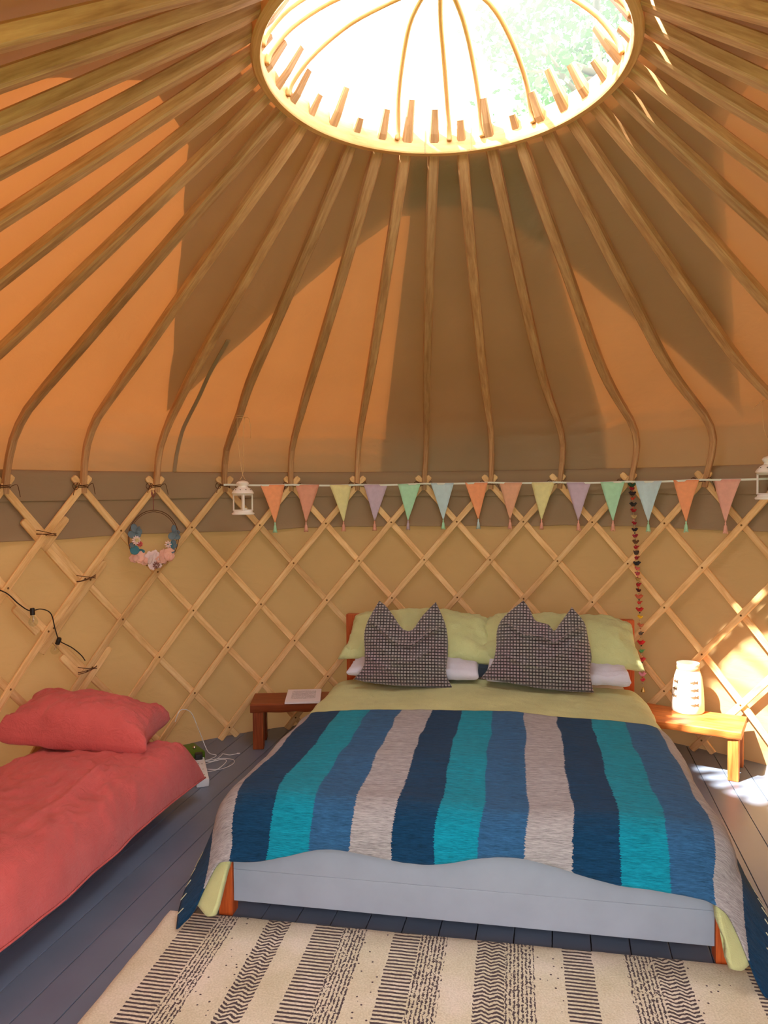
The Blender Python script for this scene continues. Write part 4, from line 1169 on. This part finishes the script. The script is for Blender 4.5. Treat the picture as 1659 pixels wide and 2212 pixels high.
for i in range(nb2):
    t = (i+0.6)/(nb2+0.8); c = gp[int(t*59)].lerp(gp[min(59, int(t*59)+1)], t*59 % 1) - g0
    yaw = rnd.uniform(-.6, .6) + (pi if rnd.random() < .5 else 0); s_ = rnd.uniform(.85, 1.1)*(0.8 if i % 2 else 1.05)
    B = Matrix.Translation(c) @ Matrix.Rotation(yaw, 4, 'Z')
    mb = MB()
    mb.tube([B @ Vector(q) for q in ((-.020*s_, 0, .008*s_), (-.013*s_, 0, .006), (-.004*s_, 0, 0), (.006*s_, 0, -.001), (.012*s_, 0, .004*s_), (.016*s_, 0, .008*s_), (.021*s_, 0, .007*s_))], [0.002, .0055*s_, .0105*s_, .0095*s_, .0065*s_, .006*s_, .0008], 8)
    for sy in (-1, 1): mb.tube([B @ Vector(q) for q in ((.003, sy*.007, .004), (-.006, sy*.011, .009), (-.013, sy*.012, .014*s_))], [.003, .0042, .001], 5)
    mb.build('bird', gmats[i], gar, True)
    if i < nb2-1 or True:
        c2 = c - Vector((0, 0, 1.18/(nb2+.8)*0.5)); mb = MB(); mb.lathe([(0, -.0045), (.0035, -.003), (.0048, 0), (.0035, .003), (0, .0045)], 8)
        mb.xf(Matrix.Translation(c2)); mb.build('bead', silver if i % 2 else gmats[(i*5) % nb2], gar, True)
mb = MB(); mb.lathe([(0.0, .012), (.004, .012), (.006, .004), (.012, -.012), (.013, -.016), (.0, -.015)], 12); mb.xf(Matrix.Translation(gb-g0+Vector((0, 0, -.02)))); mb.build('bell', plain('brass_bell', (214, 180, 110), .3, .5, .8), gar, True)

# =================================================================== STRING LIGHTS (left)
def lat(kk, row, inn=0.03): return cyl(AZ0+kk*DP, R-inn, ZT-row*DZ)
sl = tag(empty('string_lights', lat(-5.74, 2.6)), 'black cable with clear festoon bulbs draped over the left lattice', 'string lights')
s0 = sl.location.copy()
P = smooth_line([lat(-6.9, 1.5), lat(-6.4, 1.85), lat(-6.08, 2.05), lat(-5.9, 2.33), lat(-5.76, 2.50), lat(-5.62, 2.50), lat(-5.50, 2.62, .036), lat(-5.44, 2.95), lat(-5.40, 3.18), lat(-5.36, 3.26), lat(-5.22, 3.42), lat(-5.1, 3.62), lat(-5.05, 3.75)], 70)
mb = MB(); mb.tube([q-s0 for q in P], 0.0028, 6); mb.build('cable', M['black_plastic'], sl, True)
def bulb(c, d):
    d = d.normalized(); mt_ = Matrix.Translation(c-s0) @ d.to_track_quat('Z', 'Y').to_matrix().to_4x4()
    mb = MB(); mb.lathe([(0, -.012), (.009, -.012), (.0115, -.008), (.0115, .022), (.0, .024)], 14); mb.xf(mt_); b = autosmooth(mb.build('bulb_holder', M['black_plastic'], sl))
    mb = MB(); mb.lathe([(.009, .022), (.010, .030), (.019, .044), (.0225, .056), (.020, .068), (.011, .077), (0, .080)], 18); mb.xf(mt_); mb.build('glass_bulb', M['glass'], b, True)
    mb = MB(); mb.tube([mt_ @ Vector(q) for q in ((-.004, 0, .025), (-.006, 0, .05), (0, 0, .056), (.006, 0, .05), (.004, 0, .025))], .0008, 4); mb.build('filament', silver, b)
bulb(lat(-5.735, 2.50, .034), Vector((0.05, 0, -1))); bulb(lat(-5.40, 3.20, .034), Vector((-.45, 0.1, -1)))

# =================================================================== POWER STRIP, GREEN BOX, CABLE
gx = tag(empty('reading_light', (-1.085, 4.06, 0), radians(-55)), 'small green plastic box with a metal knob on the floor by the coral pillow', 'box')
mb = MB(); mb.box((-0.085, -0.05, 0), (0.085, 0.05, 0.075), 0.010); autosmooth(mb.build('box_body', M['green_plastic'], gx))
mb = MB(); mb.lathe([(0, .074), (.008, .074), (.010, .082), (.007, .090), (0, .092)], 14); mb.xf(Matrix.Translation((.02, .01, 0))); mb.build('knob', silver, gx, True)
gx.name = 'green_box'
ps = tag(empty('power_strip', (-0.985, 3.86, 0.0), radians(-72)), 'white extension socket strip on the floor beside the single bed corner', 'power strip')
mb = MB(); mb.box((-0.17, -0.032, 0.0), (0.17, 0.032, 0.042), 0.006, 'x'); autosmooth(mb.build('strip_body', M['white_plastic'], ps))
for i in range(4):
    x = -0.125 + i*0.08
    mb = MB(); mb.box((x-.022, -.022, .0415), (x+.022, .022, .0435), .001); s_ = mb.build('socket', M['white_plastic'], ps)
    for dx, dy in ((0, .011), (-.010, -.008), (.010, -.008)):
        m2 = MB(); m2.box((x+dx-.0025, dy-.004, .0432), (x+dx+.0025, dy+.004, .0440), 0); m2.build('socket_slot', M['grey_socket'], s_)
mb = MB(); mb.box((-.15, -.02, .043), (-.105, .02, .075), .005); autosmooth(mb.build('plug', M['grey_socket'], ps))
cb = tag(empty('charging_cable', (-0.95, 4.1, 0)), 'thin white charging cable looped on the floor near the socket strip', 'cable')
c0 = cb.location.copy()
path = [(-1.14, 3.95, .26), (-1.13, 4.02, .30), (-1.09, 4.08, .27), (-1.05, 4.10, .16), (-1.01, 4.13, .03), (-0.965, 4.14, .005), (-0.985, 4.08, .005), (-1.02, 4.045, .006), (-0.96, 4.04, .009), (-0.935, 4.13, .006), (-0.93, 4.15, .009), (-0.89, 4.145, .004), (-0.852, 4.165, .004)]
mb = MB(); mb.tube([q-c0 for q in smooth_line(path, 90)], .0021, 6); mb.build('cable', M['white_plastic'], cb, True)
path = [(-1.0, 4.04, .01), (-0.93, 4.09, .004), (-0.855, 4.07, .004), (-0.845, 4.0, .004), (-0.90, 3.93, .004), (-0.99, 3.945, .004), (-1.0, 4.0, .005), (-0.92, 4.06, .009), (-0.885, 4.03, .009), (-0.915, 3.91, .008), (-0.99, 3.90, .004), (-1.04, 3.93, .004)]
mb = MB(); mb.tube([q-c0 for q in smooth_line(path, 110)], .0021, 6); mb.build('cable', M['white_plastic'], cb, True)
mb = MB(); mb.box((-.006, -.004, 0), (.012, .004, .006), .0015); mb.xf(Matrix.Translation(Vector((-.848, 4.168, .001))-c0)); mb.build('plug', M['white_plastic'], cb)

# =================================================================== TREES OUTSIDE (seen through the crown)
def tree(x, y, h, r, seed, label):
    t = tag(empty('tree', (x, y, -0.12)), label, 'tree', None); rnd = random.Random(seed)
    mb = MB(); mb.tube([(0, 0, 0), (0.1, 0, h*.35), (0.05, .1, h*.7), (0, 0, h*.95)], [.22, .17, .10, .03], 9); mb.build('trunk', M['bark'], t, True)
    mb = MB()
    for q in range(12):
        a = rnd.random()*6.28; z = h*rnd.uniform(.35, .85); L = r*rnd.uniform(.6, .95)
        mb.tube([(0, 0, z), (L*.5*cos(a), L*.5*sin(a), z+.3), (L*cos(a), L*sin(a), z+.8)], [.07, .045, .015], 6)
    mb.build('branch', M['bark'], t, True)
    mb = MB()
    cl = [(rnd.gauss(0, .5)*r, rnd.gauss(0, .5)*r, h*rnd.uniform(.42, 1.0)) for _ in range(60)]
    for _ in range(7000):
        c = Vector(rnd.choice(cl)) + Vector((rnd.gauss(0, .3), rnd.gauss(0, .3), rnd.gauss(0, .25))); s_ = rnd.uniform(.05, .11)
        u = Vector((rnd.gauss(0, 1), rnd.gauss(0, 1), rnd.gauss(0, .5))).normalized(); v = u.cross(Vector((rnd.random(), rnd.random(), rnd.random()+.1))).normalized()
        mb.add([c-u*s_, c-v*s_*.5, c+u*s_, c+v*s_*.5], [(0, 1, 2, 3)])
    o = mb.build('foliage', M['leaf'], t); o['kind'] = 'stuff'
tree(3.9, 13.5, 12.6, 2.5, 3, 'leafy tree outside, seen through the clear crown cover')
